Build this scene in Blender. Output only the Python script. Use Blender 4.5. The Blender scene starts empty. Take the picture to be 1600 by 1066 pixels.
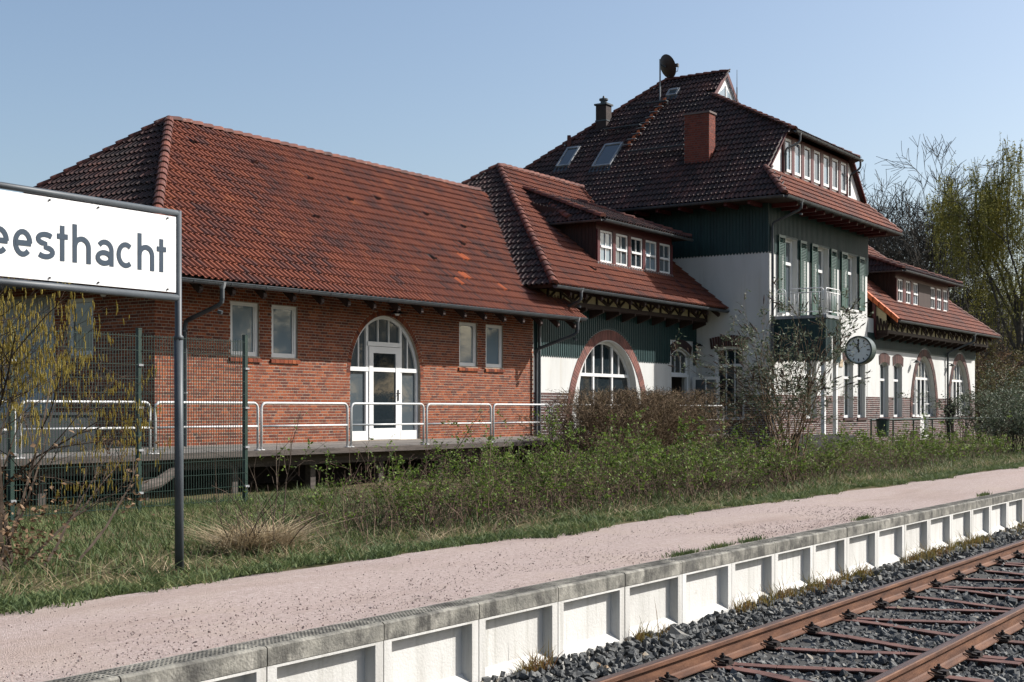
import bpy, bmesh, math, random
import numpy as np
from mathutils import Vector, Matrix
from mathutils.geometry import tessellate_polygon
random.seed(7); rng = np.random.default_rng(7)
sc = bpy.context.scene
C = sc.collection
# ------------------------------------------------------------------ camera, sky, sun, exposure
F_PX, HORIZON, VPX, EYE = 2130.0, 641.0, 2215.0, 1.78
CAM_A = math.atan((VPX - 800.0) / F_PX)          # angle between view axis and the track (+x)
cam_d = bpy.data.cameras.new('camera'); cam = bpy.data.objects.new('camera', cam_d); C.objects.link(cam)
cam.location = (0, 0, EYE); cam.rotation_euler = (math.pi / 2, 0, CAM_A - math.pi / 2)
cam_d.lens = 36.0 * F_PX / 1600.0; cam_d.sensor_width = 36.0
cam_d.shift_y = (HORIZON - 533.0) / 1600.0
cam_d.clip_start = 0.1; cam_d.clip_end = 3000.0
sc.camera = cam
SUN = Vector((1.13, -1.0, 1.14)).normalized()
SUN_EL = math.asin(SUN.z); SUN_AZ = math.atan2(SUN.x, SUN.y)
w = bpy.data.worlds.new('World'); sc.world = w; w.use_nodes = True
nt = w.node_tree; nt.nodes.clear()
sky = nt.nodes.new('ShaderNodeTexSky'); sky.sky_type = 'NISHITA'; sky.sun_disc = False
sky.sun_elevation = SUN_EL; sky.sun_rotation = SUN_AZ
sky.altitude = 0; sky.air_density = 1.0; sky.dust_density = 2.2; sky.ozone_density = 1.0
bg = nt.nodes.new('ShaderNodeBackground'); bg.inputs['Strength'].default_value = 0.090
wo = nt.nodes.new('ShaderNodeOutputWorld')
nt.links.new(sky.outputs[0], bg.inputs[0]); nt.links.new(bg.outputs[0], wo.inputs[0])
sl = bpy.data.lights.new('sun', 'SUN'); sl.energy = 5.0; sl.angle = math.radians(0.53); sl.color = (1.0, 0.965, 0.915)
so = bpy.data.objects.new('sun', sl); C.objects.link(so)
so.rotation_euler = SUN.to_track_quat('Z', 'Y').to_euler(); so.location = (10, -10, 30)
sc.view_settings.view_transform = 'Standard'; sc.view_settings.look = 'None'
sc.view_settings.exposure = 0.82; sc.view_settings.gamma = 1.0
sc.render.film_transparent = False
# ------------------------------------------------------------------ materials
def lin(c):   # sRGB 0-255 to linear
    return tuple(((x / 255.0) / 12.92 if x / 255.0 <= 0.04045 else ((x / 255.0 + 0.055) / 1.055) ** 2.4) for x in c)
ALB = 0.80      # overall reflectance level
def mat(name, cols, rough=0.8, scale=6.0, wn=1.0, wr=0.0, detail=6.0, bump=0.0, bscale=None, spec=0.3, metal=0.0,
        stain=None, translucent=0.0, nrough=0.6, aniso=None):
    """cols: ramp [(pos, linear rgb)] driven by wn*noise + wr*per-piece random; stain: (scale, lo, hi, rgb) blotches"""
    m = bpy.data.materials.new(name); m.use_nodes = True
    n = m.node_tree.nodes; l = m.node_tree.links; b = n['Principled BSDF']
    b.inputs['Roughness'].default_value = rough; b.inputs['Metallic'].default_value = metal
    b.inputs['Specular IOR Level'].default_value = spec
    geo = n.new('ShaderNodeNewGeometry'); pos = geo.outputs['Position']
    if aniso:
        mp = n.new('ShaderNodeMapping'); mp.inputs['Scale'].default_value = aniso; l.new(pos, mp.inputs['Vector']); pos = mp.outputs[0]
    no = n.new('ShaderNodeTexNoise'); no.inputs['Scale'].default_value = scale; no.inputs['Detail'].default_value = detail
    no.inputs['Roughness'].default_value = nrough; l.new(pos, no.inputs['Vector'])
    mr = n.new('ShaderNodeMapRange'); mr.inputs[1].default_value = 0.3; mr.inputs[2].default_value = 0.7; l.new(no.outputs['Fac'], mr.inputs[0])
    fac = n.new('ShaderNodeMath'); fac.operation = 'MULTIPLY'; fac.inputs[1].default_value = wn; l.new(mr.outputs[0], fac.inputs[0]); fo = fac.outputs[0]
    if wr > 0:
        at = n.new('ShaderNodeAttribute'); at.attribute_name = 'rnd'; oi = n.new('ShaderNodeObjectInfo')
        ad = n.new('ShaderNodeMath'); ad.operation = 'ADD'; l.new(at.outputs['Fac'], ad.inputs[0]); l.new(oi.outputs['Random'], ad.inputs[1])
        fr = n.new('ShaderNodeMath'); fr.operation = 'FRACT'; l.new(ad.outputs[0], fr.inputs[0])
        ma = n.new('ShaderNodeMath'); ma.operation = 'MULTIPLY_ADD'; ma.inputs[1].default_value = wr; l.new(fr.outputs[0], ma.inputs[0]); l.new(fo, ma.inputs[2]); fo = ma.outputs[0]
    ra = n.new('ShaderNodeValToRGB'); l.new(fo, ra.inputs[0]); el = ra.color_ramp.elements
    while len(el) < len(cols): el.new(0.5)
    for e, (p, c) in zip(el, cols): e.position = p; e.color = (*[v_ * ALB for v_ in c], 1)
    co = ra.outputs[0]
    for st in ([stain] if stain and not isinstance(stain, list) else (stain or [])):
        s2 = n.new('ShaderNodeTexNoise'); s2.inputs['Scale'].default_value = st[0]; s2.inputs['Detail'].default_value = 8; s2.inputs['Roughness'].default_value = 0.65
        if len(st) > 4:
            mp2 = n.new('ShaderNodeMapping'); mp2.inputs['Scale'].default_value = st[4]; l.new(geo.outputs['Position'], mp2.inputs['Vector']); l.new(mp2.outputs[0], s2.inputs['Vector'])
        else: l.new(geo.outputs['Position'], s2.inputs['Vector'])
        m2 = n.new('ShaderNodeMapRange'); m2.inputs[1].default_value = st[1]; m2.inputs[2].default_value = st[2]; l.new(s2.outputs['Fac'], m2.inputs[0])
        mx = n.new('ShaderNodeMix'); mx.data_type = 'RGBA'; l.new(m2.outputs[0], mx.inputs[0]); l.new(co, mx.inputs[6]); mx.inputs[7].default_value = (*[v_ * ALB for v_ in st[3]], 1); co = mx.outputs[2]
    l.new(co, b.inputs['Base Color'])
    if bump > 0:
        bn = n.new('ShaderNodeTexNoise'); bn.inputs['Scale'].default_value = bscale or scale * 4; bn.inputs['Detail'].default_value = 5; l.new(geo.outputs['Position'], bn.inputs['Vector'])
        bu = n.new('ShaderNodeBump'); bu.inputs['Strength'].default_value = bump; bu.inputs['Distance'].default_value = 0.02; l.new(bn.outputs['Fac'], bu.inputs['Height']); l.new(bu.outputs[0], b.inputs['Normal'])
    if translucent > 0:
        tr = n.new('ShaderNodeBsdfTranslucent'); l.new(co, tr.inputs['Color']); mxs = n.new('ShaderNodeMixShader'); mxs.inputs[0].default_value = translucent
        l.new(b.outputs[0], mxs.inputs[1]); l.new(tr.outputs[0], mxs.inputs[2]); l.new(mxs.outputs[0], n['Material Output'].inputs['Surface'])
    return m
def flat(name, c, rough=0.6, var=0.12, scale=8.0, **k):
    lo = tuple(x * (1 - var) for x in c); hi = tuple(min(1, x * (1 + var)) for x in c)
    return mat(name, [(0.0, lo), (1.0, hi)], rough=rough, scale=scale, **k)
MT = {}
MT['brick'] = mat('brick_red', [(0.0, (0.060, 0.028, 0.024)), (0.2, (0.120, 0.039, 0.027)), (0.5, (0.195, 0.053, 0.027)), (0.8, (0.255, 0.069, 0.030)), (1.0, (0.32, 0.10, 0.044))], rough=0.85, scale=2.2, wn=0.30, wr=0.80, bump=0.35, bscale=60, spec=0.15)
MT['mortar'] = mat('mortar', [(0.0, (0.30, 0.245, 0.19)), (1.0, (0.49, 0.41, 0.33))], rough=0.95, scale=5, bump=0.3, bscale=90, spec=0.1)
MT['darkbrick'] = mat('clinker_brick', [(0.0, (0.032, 0.022, 0.022)), (0.5, (0.075, 0.039, 0.036)), (1.0, (0.15, 0.066, 0.054))], rough=0.7, scale=3, wn=0.4, wr=0.65, bump=0.3, bscale=60, spec=0.2)
MT['chimbrick'] = mat('chimney_brick', [(0.0, (0.10, 0.028, 0.022)), (1.0, (0.25, 0.065, 0.040))], rough=0.8, scale=3, wn=0.4, wr=0.6, spec=0.15)
MT['darkmortar'] = flat('dark_mortar', (0.15, 0.12, 0.11), 0.95)
MT['plaster'] = mat('white_plaster', [(0.0, (0.51, 0.51, 0.49)), (0.55, (0.62, 0.62, 0.60)), (1.0, (0.67, 0.67, 0.65))], rough=0.9, scale=0.9, bump=0.15, bscale=70, spec=0.1, aniso=(1, 1, 0.25), stain=[(1.7, 0.62, 0.85, (0.52, 0.48, 0.41)), (2.2, .55, .80, (.50, .47, .41), (2.0, 2.0, .12))])
MT['green'] = mat('green_boards', [(0.0, (0.009, 0.028, 0.031)), (1.0, (0.019, 0.058, 0.056))], rough=0.55, scale=4, wn=0.6, wr=0.4, aniso=(3, 3, 0.4), spec=0.3)
MT['greenpaint'] = flat('green_paint', (0.014, 0.066, 0.053), 0.45, spec=0.4)
MT['fencegreen'] = flat('fence_green', (0.008, 0.030, 0.022), 0.45, spec=0.4)
TR = [(0.0, (0.055, 0.029, 0.026)), (0.25, (0.100, 0.042, 0.034)), (0.5, (0.165, 0.051, 0.031)), (0.85, (0.22, 0.066, 0.035)), (1.0, (0.30, 0.10, 0.045))]
MT['tile'] = mat('clay_tile_red', TR, rough=0.75, scale=1.1, wn=0.62, wr=0.45, bump=0.2, bscale=45, spec=0.2, stain=[(0.8, 0.58, 1.05, (0.080, 0.042, 0.036)), (1.6, .60, 1.05, (.065, .040, .036), (1, .35, .35)), (7, .69, .75, (.26, .115, .05)), (16, 0.70, 0.78, (0.32, 0.30, 0.25))])
MT['tiledark'] = mat('clay_tile_weathered_shaded', [(0.0, (0.020, 0.016, 0.016)), (0.45, (0.048, 0.028, 0.026)), (0.8, (0.098, 0.046, 0.039)), (1.0, (0.17, 0.07, 0.05))], rough=0.7, scale=1.3, wn=0.55, wr=0.5, bump=0.2, bscale=45, spec=0.25, stain=[(0.9, 0.52, 0.70, (0.036, 0.028, 0.025)), (9, 0.66, 0.76, (0.055, 0.058, 0.028))])
MT['tilenew'] = flat('clay_tile_new', (0.47, 0.115, 0.035), 0.7)
MT['ridge'] = mat('ridge_tile', [(0.0, (0.060, 0.030, 0.027)), (0.6, (0.15, 0.056, 0.042)), (1.0, (0.235, 0.085, 0.055))], rough=0.75, scale=2, wn=0.5, wr=0.55, spec=0.2, stain=(10, 0.6, 0.72, (0.32, 0.29, 0.25)))
MT['roofdeck'] = flat('roof_underlay', (0.035, 0.024, 0.02), 0.9)
MT['white'] = mat('white_paint', [(0.0, (0.72, 0.72, 0.71)), (1.0, (0.80, 0.80, 0.79))], rough=0.4, scale=3, spec=0.4)
MT['redtrim'] = flat('oxblood_paint', (0.085, 0.016, 0.018), 0.5)
MT['darkwood'] = mat('dark_wood', [(0.0, (0.022, 0.012, 0.010)), (1.0, (0.050, 0.026, 0.020))], rough=0.7, scale=5, aniso=(4, 4, 0.4))
MT['cream'] = flat('cream_infill', (0.55, 0.47, 0.30), 0.9)
MT['zinc'] = mat('zinc_dark', [(0.0, (0.035, 0.042, 0.048)), (1.0, (0.075, 0.085, 0.092))], rough=0.5, scale=3, spec=0.4)
MT['zinclight'] = mat('zinc_light', [(0.0, (0.19, 0.20, 0.21)), (1.0, (0.34, 0.35, 0.36))], rough=0.5, scale=4, spec=0.4)
MT['steel'] = mat('galvanised_steel', [(0.0, (0.48, 0.49, 0.49)), (1.0, (0.66, 0.66, 0.65))], rough=0.42, scale=9, spec=0.5)
MT['signgrey'] = mat('grey_post_paint', [(0.0, (0.050, 0.060, 0.070)), (1.0, (0.085, 0.098, 0.110))], rough=0.5, scale=4, stain=(30, 0.66, 0.75, (0.2, 0.2, 0.2)))
MT['signwhite'] = flat('sign_enamel', (0.82, 0.83, 0.83), 0.3, var=0.05, scale=2.0, spec=0.5, stain=[(3.0, .56, .85, (.66, .65, .61), (1.5, 1.5, .3)), (40, .72, .76, (.45, .42, .38))])
MT['signblue'] = flat('sign_letter_blue', (0.030, 0.052, 0.080), 0.4, var=0.05)
MT['black'] = flat('black_metal', (0.012, 0.012, 0.013), 0.5)
MT['deck'] = mat('deck_planks', [(0.0, (0.10, 0.09, 0.082)), (1.0, (0.25, 0.23, 0.21))], rough=0.9, scale=3, wn=0.6, wr=0.4, aniso=(0.6, 6, 6), bump=0.3)
MT['beam'] = mat('weathered_beam', [(0.0, (0.045, 0.038, 0.034)), (1.0, (0.12, 0.10, 0.088))], rough=0.95, scale=3, aniso=(0.5, 6, 6), bump=0.3)
def glass(name, base, rough=0.03, ior=1.5, coat=0.25):
    m = bpy.data.materials.new(name); m.use_nodes = True; b = m.node_tree.nodes['Principled BSDF']
    b.inputs['Base Color'].default_value = (*base, 1); b.inputs['Roughness'].default_value = rough; b.inputs['IOR'].default_value = ior
    b.inputs['Coat Weight'].default_value = coat; b.inputs['Coat Roughness'].default_value = 0.02; b.inputs['Coat IOR'].default_value = 1.7
    return m
MT['glass'] = glass('window_glass', (0.012, 0.018, 0.022))
MT['glassblind'] = glass('window_glass_blind', (0.14, 0.19, 0.225), 0.03, 1.5, 0.3)
MT['glassgrey'] = glass('window_glass_curtain', (0.06, 0.075, 0.085))
# ------------------------------------------------------------------ mesh helpers
ZUP = Vector((0, 0, 1))
def V(*a): return Vector(a)
class MB:
    def __init__(s): s.v = []; s.f = []; s.r = []
    def add(s, vs, fs, rnd=0.0):
        b = len(s.v); s.v += [tuple(p) for p in vs]; s.f += [tuple(i + b for i in f) for f in fs]; s.r += [rnd] * len(vs); return s
    def obox(s, o, a, b, c, rnd=0.0):      # corner + three edge vectors
        o, a, b, c = Vector(o), Vector(a), Vector(b), Vector(c)
        if a.cross(b).dot(c) < 0: a, b = b, a
        p = [o, o + a, o + a + b, o + b, o + c, o + a + c, o + a + b + c, o + b + c]
        return s.add(p, [(3, 2, 1, 0), (4, 5, 6, 7), (0, 1, 5, 4), (1, 2, 6, 5), (2, 3, 7, 6), (3, 0, 4, 7)], rnd)
    def box(s, x0, x1, y0, y1, z0, z1, rnd=0.0):
        return s.obox((x0, y0, z0), (x1 - x0, 0, 0), (0, y1 - y0, 0), (0, 0, z1 - z0), rnd)
    def fb(s, fr, s0, s1, z0, z1, d0, d1, rnd=0.0):     # box in a wall frame (origin, u, outward n)
        o, u, n = fr
        return s.obox(o + u * s0 + ZUP * z0 + n * d0, u * (s1 - s0), ZUP * (z1 - z0), n * (d1 - d0), rnd)
    def bar(s, p, q, wd, ht, up=ZUP, rnd=0.0):          # box beam centred on p-q
        p, q = Vector(p), Vector(q); d = q - p; x = d.cross(up)
        if x.length < 1e-6: x = Vector((1, 0, 0))
        x.normalize(); y = x.cross(d).normalized()
        return s.obox(p - x * wd / 2 - y * ht / 2, x * wd, y * ht, d, rnd)
    def tube(s, pts, r, n=6, caps=True, rnd=0.0):
        pts = [Vector(p) for p in pts]; k = len(pts); rs = r if isinstance(r, (list, tuple)) else [r] * k
        vs = []; fs = []; ref = None
        for i, p in enumerate(pts):
            d = (pts[min(i + 1, k - 1)] - pts[max(i - 1, 0)]).normalized()
            if ref is None: ref = Vector((0, 0, 1)) if abs(d.z) < 0.9 else Vector((1, 0, 0))
            x = ref - d * ref.dot(d)
            if x.length < 1e-5: x = d.orthogonal()
            x.normalize(); y = d.cross(x); ref = x
            for j in range(n):
                a = 2 * math.pi * j / n; vs.append(p + x * math.cos(a) * rs[i] + y * math.sin(a) * rs[i])
        for i in range(k - 1):
            for j in range(n):
                a, b = i * n + j, i * n + (j + 1) % n; fs.append((a, b, b + n, a + n))
        if caps: fs.append(tuple(range(n - 1, -1, -1))); fs.append(tuple((k - 1) * n + j for j in range(n)))
        return s.add(vs, fs, rnd)
    def prism(s, poly, vec, rnd=0.0):                   # planar polygon extruded by vec
        poly = [Vector(p) for p in poly]; vec = Vector(vec); n = len(poly)
        return s.add(poly + [p + vec for p in poly], [tuple(range(n))[::-1], tuple(range(n, 2 * n))] + [(i, (i + 1) % n, n + (i + 1) % n, n + i) for i in range(n)], rnd)
    def disc(s, c, ax, r, n=24):
        c, ax = Vector(c), Vector(ax).normalized(); x = ax.orthogonal().normalized(); y = ax.cross(x)
        return s.add([c + x * math.cos(2 * math.pi * j / n) * r + y * math.sin(2 * math.pi * j / n) * r for j in range(n)], [tuple(range(n))])
    def mesh(s, name, m, smooth=False, fixn=True):
        me = bpy.data.meshes.new(name); me.from_pydata(s.v, [], s.f)
        if any(s.r):
            a = me.attributes.new('rnd', 'FLOAT', 'POINT'); a.data.foreach_set('value', np.array(s.r, dtype=np.float32))
        if fixn:
            bm = bmesh.new(); bm.from_mesh(me); bmesh.ops.recalc_face_normals(bm, faces=bm.faces); bm.to_mesh(me); bm.free()
        if smooth: me.polygons.foreach_set('use_smooth', [True] * len(me.polygons))
        if m: me.materials.append(MT[m] if isinstance(m, str) else m)
        me.update(); return me
    def build(s, name, m, parent=None, smooth=False, fixn=True):
        return link(bpy.data.objects.new(name, s.mesh(name, m, smooth, fixn)), parent)
def link(o, parent=None):
    C.objects.link(o)
    if parent is not None:
        o.parent = parent
        if parent.type == 'EMPTY': o.matrix_parent_inverse = Matrix.Translation(parent.location).inverted()
    return o
def tag(o, label=None, cat=None, group=None, kind=None):
    if label: o['label'] = label
    if cat: o['category'] = cat
    if group: o['group'] = group
    if kind: o['kind'] = kind
    return o
def thing(name, label, cat, loc, group=None):
    o = bpy.data.objects.new(name, None); o.location = loc; o.empty_display_size = 0.3; C.objects.link(o)
    return tag(o, label, cat, group)
def np_mesh(name, vs, fs, m, rnd=None, parent=None, smooth=False):
    vs = np.asarray(vs, dtype=np.float32); fs = np.asarray(fs, dtype=np.int32); k = fs.shape[1]
    me = bpy.data.meshes.new(name); me.vertices.add(len(vs)); me.vertices.foreach_set('co', vs.ravel())
    me.loops.add(fs.size); me.loops.foreach_set('vertex_index', fs.ravel())
    me.polygons.add(len(fs)); me.polygons.foreach_set('loop_start', np.arange(0, fs.size, k, dtype=np.int32))
    try: me.polygons.foreach_set('loop_total', np.full(len(fs), k, dtype=np.int32))
    except Exception: pass
    if rnd is not None:
        a = me.attributes.new('rnd', 'FLOAT', 'POINT'); a.data.foreach_set('value', np.asarray(rnd, dtype=np.float32))
    me.update(calc_edges=True); me.validate()
    me.polygons.foreach_set('use_smooth', np.full(len(fs), bool(smooth)))
    me.materials.append(MT[m])
    return link(bpy.data.objects.new(name, me), parent)
# ------------------------------------------------------------------ walls with openings
def arch_loop(c, hw, z0, zc, b, n=20):        # closed 2D loop of an elliptic arch opening
    pts = [(c - hw, z0)]
    if zc > z0: pts.append((c - hw, zc))
    a0 = 0.0 if zc >= z0 else math.asin(min(1, (z0 - zc) / b))
    for i in range(1, n):
        t = math.pi - a0 - (math.pi - 2 * a0) * i / n; pts.append((c + hw_full(hw, a0) * math.cos(t), zc + b * math.sin(t)))
    if zc > z0: pts.append((c + hw, zc))
    pts.append((c + hw, z0)); return pts
def hw_full(hw, a0): return hw / math.cos(a0) if a0 > 0 else hw
def rect_loop(s0, s1, z0, z1, seg=0.0, n=6):   # rectangle with optional segmental head of rise seg
    if seg <= 0: return [(s0, z0), (s0, z1), (s1, z1), (s1, z0)]
    pts = [(s0, z0)]
    for i in range(n + 1):
        t = i / n; pts.append((s0 + (s1 - s0) * t, z1 - seg + seg * (1 - (2 * t - 1) ** 2)))
    pts.append((s1, z0)); return pts
def wall(name, fr, outer, holes, m, parent, depth=0.18, thick=0.0):
    o, u, n = fr; W = lambda p, d=0.0: o + u * p[0] + ZUP * p[1] + n * d
    loops = [outer] + holes; flatp = [p for lp in loops for p in lp]
    tris = tessellate_polygon([[Vector((p[0], p[1], 0)) for p in lp] for lp in loops])
    vs = [W(p) for p in flatp]; fs = []
    for t in tris:
        a, b, c = vs[t[0]], vs[t[1]], vs[t[2]]
        fs.append(t if (b - a).cross(c - a).dot(n) > 0 else t[::-1])
    mb = MB(); mb.add(vs, fs)
    for h in holes:
        k = len(h); mb.add([W(p) for p in h] + [W(p, -depth) for p in h], [(i, (i + 1) % k, k + (i + 1) % k, k + i) for i in range(k)])
    if thick:
        k = len(outer); mb.add([W(p) for p in outer] + [W(p, -thick) for p in outer], [(i, (i + 1) % k, k + (i + 1) % k, k + i) for i in range(k)])
    return mb.build(name, m, parent, fixn=False)
def ring(mb, fr, inner, outer, d0, d1, rnd=0.0):   # band between two open paths of equal length
    o, u, n = fr; W = lambda p, d: o + u * p[0] + ZUP * p[1] + n * d
    for i in range(len(inner) - 1):
        a, b, c, d = inner[i], inner[i + 1], outer[i + 1], outer[i]
        mb.prism([W(a, d0), W(b, d0), W(c, d0), W(d, d0)], n * (d1 - d0), rnd)
def voussoirs(parent, fr, c, hw, z0, zc, b, tk, step, m, d=0.012, name='arch_brick', lo=0.0):
    """separate wedge bricks round an elliptic arch; the mortar shows between them"""
    P = []
    a0 = 0.0 if zc >= z0 else math.asin((z0 - zc) / b)
    A = hw_full(hw, a0)
    N = 240
    for i in range(N + 1):
        t = math.pi - a0 - (math.pi - 2 * a0) * i / N; P.append((c + A * math.cos(t), zc + b * math.sin(t), t))
    L = [0]
    for i in range(N): L.append(L[-1] + math.hypot(P[i + 1][0] - P[i][0], P[i + 1][1] - P[i][1]))
    k = max(3, int(L[-1] / step)); o, u, n = fr
    def at(l):
        i = 0
        while i < N - 1 and L[i + 1] < l: i += 1
        f = (l - L[i]) / max(1e-6, L[i + 1] - L[i]); x = P[i][0] + f * (P[i + 1][0] - P[i][0]); z = P[i][1] + f * (P[i + 1][1] - P[i][1])
        t = P[i][2] + f * (P[i + 1][2] - P[i][2]); nx, nz = b * math.cos(t), A * math.sin(t); q = math.hypot(nx, nz)
        return (x, z), (x + tk * nx / q, z + tk * nz / q)
    for i in range(k):
        l0 = L[-1] * (i + 0.06) / k; l1 = L[-1] * (i + 0.94) / k
        a, ao = at(l0); bq, bo = at(l1)
        W = lambda p, dd: o + u * p[0] + ZUP * p[1] + n * dd
        mb = MB(); mb.prism([W(a, -0.05), W(bq, -0.05), W(bo, -0.05), W(ao, -0.05)], n * (0.05 + d + random.uniform(0, 0.004)))
        mb.build(name, m, parent)
def window(parent, fr, s0, s1, z0, z1, cols=1, rows=(), dep=-0.10, fw=0.07, mun=0.03, seg=0.0, sill=None, glassm='glass', name='window', sash=True, panes=True, label=None):
    """casement window in an opening; rows = transom heights as fractions"""
    mb = MB(); d0, d1 = dep - 0.05, dep + 0.02
    top = z1 if seg == 0 else z1 - seg
    mb.fb(fr, s0, s0 + fw, z0, top, d0, d1); mb.fb(fr, s1 - fw, s1, z0, top, d0, d1); mb.fb(fr, s0 + fw, s1 - fw, z0, z0 + fw * 1.2, d0, d1)
    if seg == 0: mb.fb(fr, s0 + fw, s1 - fw, z1 - fw, z1, d0, d1)
    else:
        n = 8; inn = []; out = []
        for i in range(n + 1):
            t = i / n; h = seg * (1 - (2 * t - 1) ** 2); inn.append((s0 + (s1 - s0) * t, z1 - seg + h - fw)); out.append((s0 + (s1 - s0) * t, z1 - seg + h))
        ring(mb, fr, inn, out, d0, d1)
    zs = [z0 + fw] + [z0 + (z1 - z0) * r for r in rows] + [z1 - fw]
    for r in rows:
        zz = z0 + (z1 - z0) * r; mb.fb(fr, s0 + fw, s1 - fw, zz - fw * 0.55, zz + fw * 0.55, d0 + 0.003, d1 + 0.025)
    ss = [s0 + fw + (s1 - s0 - 2 * fw) * i / cols for i in range(cols + 1)]
    for i in range(1, cols): mb.fb(fr, ss[i] - mun / 2, ss[i] + mun / 2, z0 + fw, top - 0.01, d0 + 0.01, d1 - 0.008)
    if sash:
        q = 0.035
        mb.fb(fr, s0 + fw, s0 + fw + q, z0 + fw, top - fw * .9, d0 + .006, d1 - .012); mb.fb(fr, s1 - fw - q, s1 - fw, z0 + fw, top - fw * .9, d0 + .006, d1 - .012)
    f = mb.build(name, 'white', parent)
    if label: f['label'] = label
    o, u, n = fr
    if panes:
        for i in range(cols):
            for j in range(len(zs) - 1):
                p = MB(); p.fb(fr, ss[i], ss[i + 1], zs[j], zs[j + 1], dep - 0.03, dep - 0.018); p.build('pane', glassm, f)
    else:
        p = MB(); p.fb(fr, s0 + .02, s1 - .02, z0 + .02, z1 - .02, dep - 0.03, dep - 0.018); p.build('pane', glassm, f)
    if sill:
        q = MB(); q.fb(fr, s0 - 0.06, s1 + 0.06, z0 - 0.08, z0, dep, 0.07); q.build('sill', sill, f)
    return f
def arch_window(parent, fr, c, hw, z0, zc, b, mull, trans, dep=-0.2, fw=0.09, mun=0.035, muns=(), name='arched_window', lower_trans=(), glassm='glass', solid=None):
    """window filling an elliptic arch: mull = main mullion offsets, trans = transom heights, muns = fine muntins (s, z0, z1)"""
    A = hw; mb = MB(); d0, d1 = dep - 0.05, dep + 0.03
    a0 = 0.0 if zc >= z0 else math.asin((z0 - zc) / b); A = hw_full(hw, a0)
    def zt(s, ins=0.0):
        q = 1 - ((s - c) / max(0.01, A - ins)) ** 2
        return zc + (b - ins) * math.sqrt(q) if q > 0 else -9
    n = 28; inn = []; out = []
    for i in range(n + 1):
        t = math.pi - a0 - (math.pi - 2 * a0) * i / n
        out.append((c + A * math.cos(t), zc + b * math.sin(t))); inn.append((c + (A - fw) * math.cos(t), zc + (b - fw) * math.sin(t)))
    if zc > z0: out = [(c - A, z0)] + out + [(c + A, z0)]; inn = [(c - A + fw, z0)] + inn + [(c + A - fw, z0)]
    ring(mb, fr, inn, out, d0, d1)
    mb.fb(fr, c - hw, c + hw, z0, z0 + fw, d0 + .002, d1 - .002)
    edges = [c - A + fw] + [c + m for m in mull] + [c + A - fw]
    for m in mull: mb.fb(fr, c + m - fw / 2, c + m + fw / 2, z0, zt(c + m, fw * .5), d0 + .004, d1 + .004)
    for z in trans:
        h = A * math.sqrt(max(0, 1 - (max(0, z - zc) / b) ** 2)) - 0.03
        mb.fb(fr, c - h, c + h, z - fw * .55, z + fw * .55, d0 + .006, d1 + .015)
    for (s, za, zb) in muns: mb.fb(fr, c + s - mun / 2, c + s + mun / 2, za, min(zb, zt(c + s, fw * .6)), d0 + .012, d1 - .012)
    for (sa, sb, z) in lower_trans: mb.fb(fr, c + sa, c + sb, z - mun / 2, z + mun / 2, d0 + .014, d1 - .014)
    f = mb.build(name, 'white', parent)
    zs = [z0 + fw] + list(trans) + [99]
    o, u, nn = fr
    for i in range(len(edges) - 1):
        for j in range(len(zs) - 1):
            pts = []
            for k in range(13):
                s = edges[i] + (edges[i + 1] - edges[i]) * k / 12; t = min(zt(s, fw * .8), zs[j + 1])
                if t > zs[j]: pts.append((s, t))
            if len(pts) < 2: continue
            poly = [(pts[0][0], zs[j])] + pts + [(pts[-1][0], zs[j])]
            p = MB(); p.prism([o + u * a + ZUP * z + nn * (dep - 0.03) for a, z in poly], nn * 0.012); p.build('pane', glassm, f)
    return f
# ------------------------------------------------------------------ bricks laid in bond
def bond(parent, fr, s0, s1, z0, z1, ok, m, L=0.23, hh=0.062, joint=0.0125, n_single=0, pick=None, proud=0.0035, key=None):
    """every brick is its own block proud of the mortar; ok(sa, sb, z) returns the clipped list of spans"""
    o, u, n = fr; big = MB(); singles = []; row = 0; z = z0; full = []
    while z < z1 - 0.02:
        header = row % 2; step = L / 2 if header else L; off = (L / 4 if header else (L / 2 if (row // 2) % 2 else 0)); s = s0 - off
        while s < s1:
            a, b = max(s, s0), min(s + step - joint, s1)
            if b - a > 0.03:
                for (ca, cb) in ok(a, b, z + hh / 2):
                    if cb - ca > 0.025: full.append((ca, cb, z, abs((cb - ca) - (step - joint)) < 1e-4))
            s += step
        z += hh; row += 1
    if n_single:
        idx = sorted((i for i in range(len(full)) if full[i][3] and (pick is None or pick(full[i]))), key=lambda i: key(full[i]) if key else full[i][0])[:n_single]
        sset = set(idx)
    else: sset = set()
    shared = {}
    for i, (a, b, zz, whole) in enumerate(full):
        pr = proud + random.uniform(-0.001, 0.002)
        if i in sset:
            k = round(b - a, 3)
            if k not in shared:
                q = MB(); q.obox((0, 0, 0), u * (b - a), ZUP * (hh - joint), n * proud); shared[k] = q.mesh('brick', m)
            ob = bpy.data.objects.new('brick', shared[k]); ob.location = o + u * a + ZUP * zz + n * random.uniform(-0.001, 0.0015); link(ob, parent)
        else:
            p = [o + u * a + ZUP * zz, o + u * b + ZUP * zz, o + u * b + ZUP * (zz + hh - joint), o + u * a + ZUP * (zz + hh - joint)]
            big.add(p + [q + n * pr for q in p], [(4, 5, 6, 7), (0, 1, 5, 4), (1, 2, 6, 5), (2, 3, 7, 6), (3, 0, 4, 7)], random.random())
    r = big.build('brickwork', m, parent); r['kind'] = 'stuff'
    return r
def clip_spans(a, b, cuts):
    sp = [(a, b)]
    for (c, d) in cuts:
        ns = []
        for (x, y) in sp:
            if d <= x or c >= y: ns.append((x, y)); continue
            if c > x: ns.append((x, c))
            if d < y: ns.append((d, y))
        sp = ns
    return sp
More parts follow.
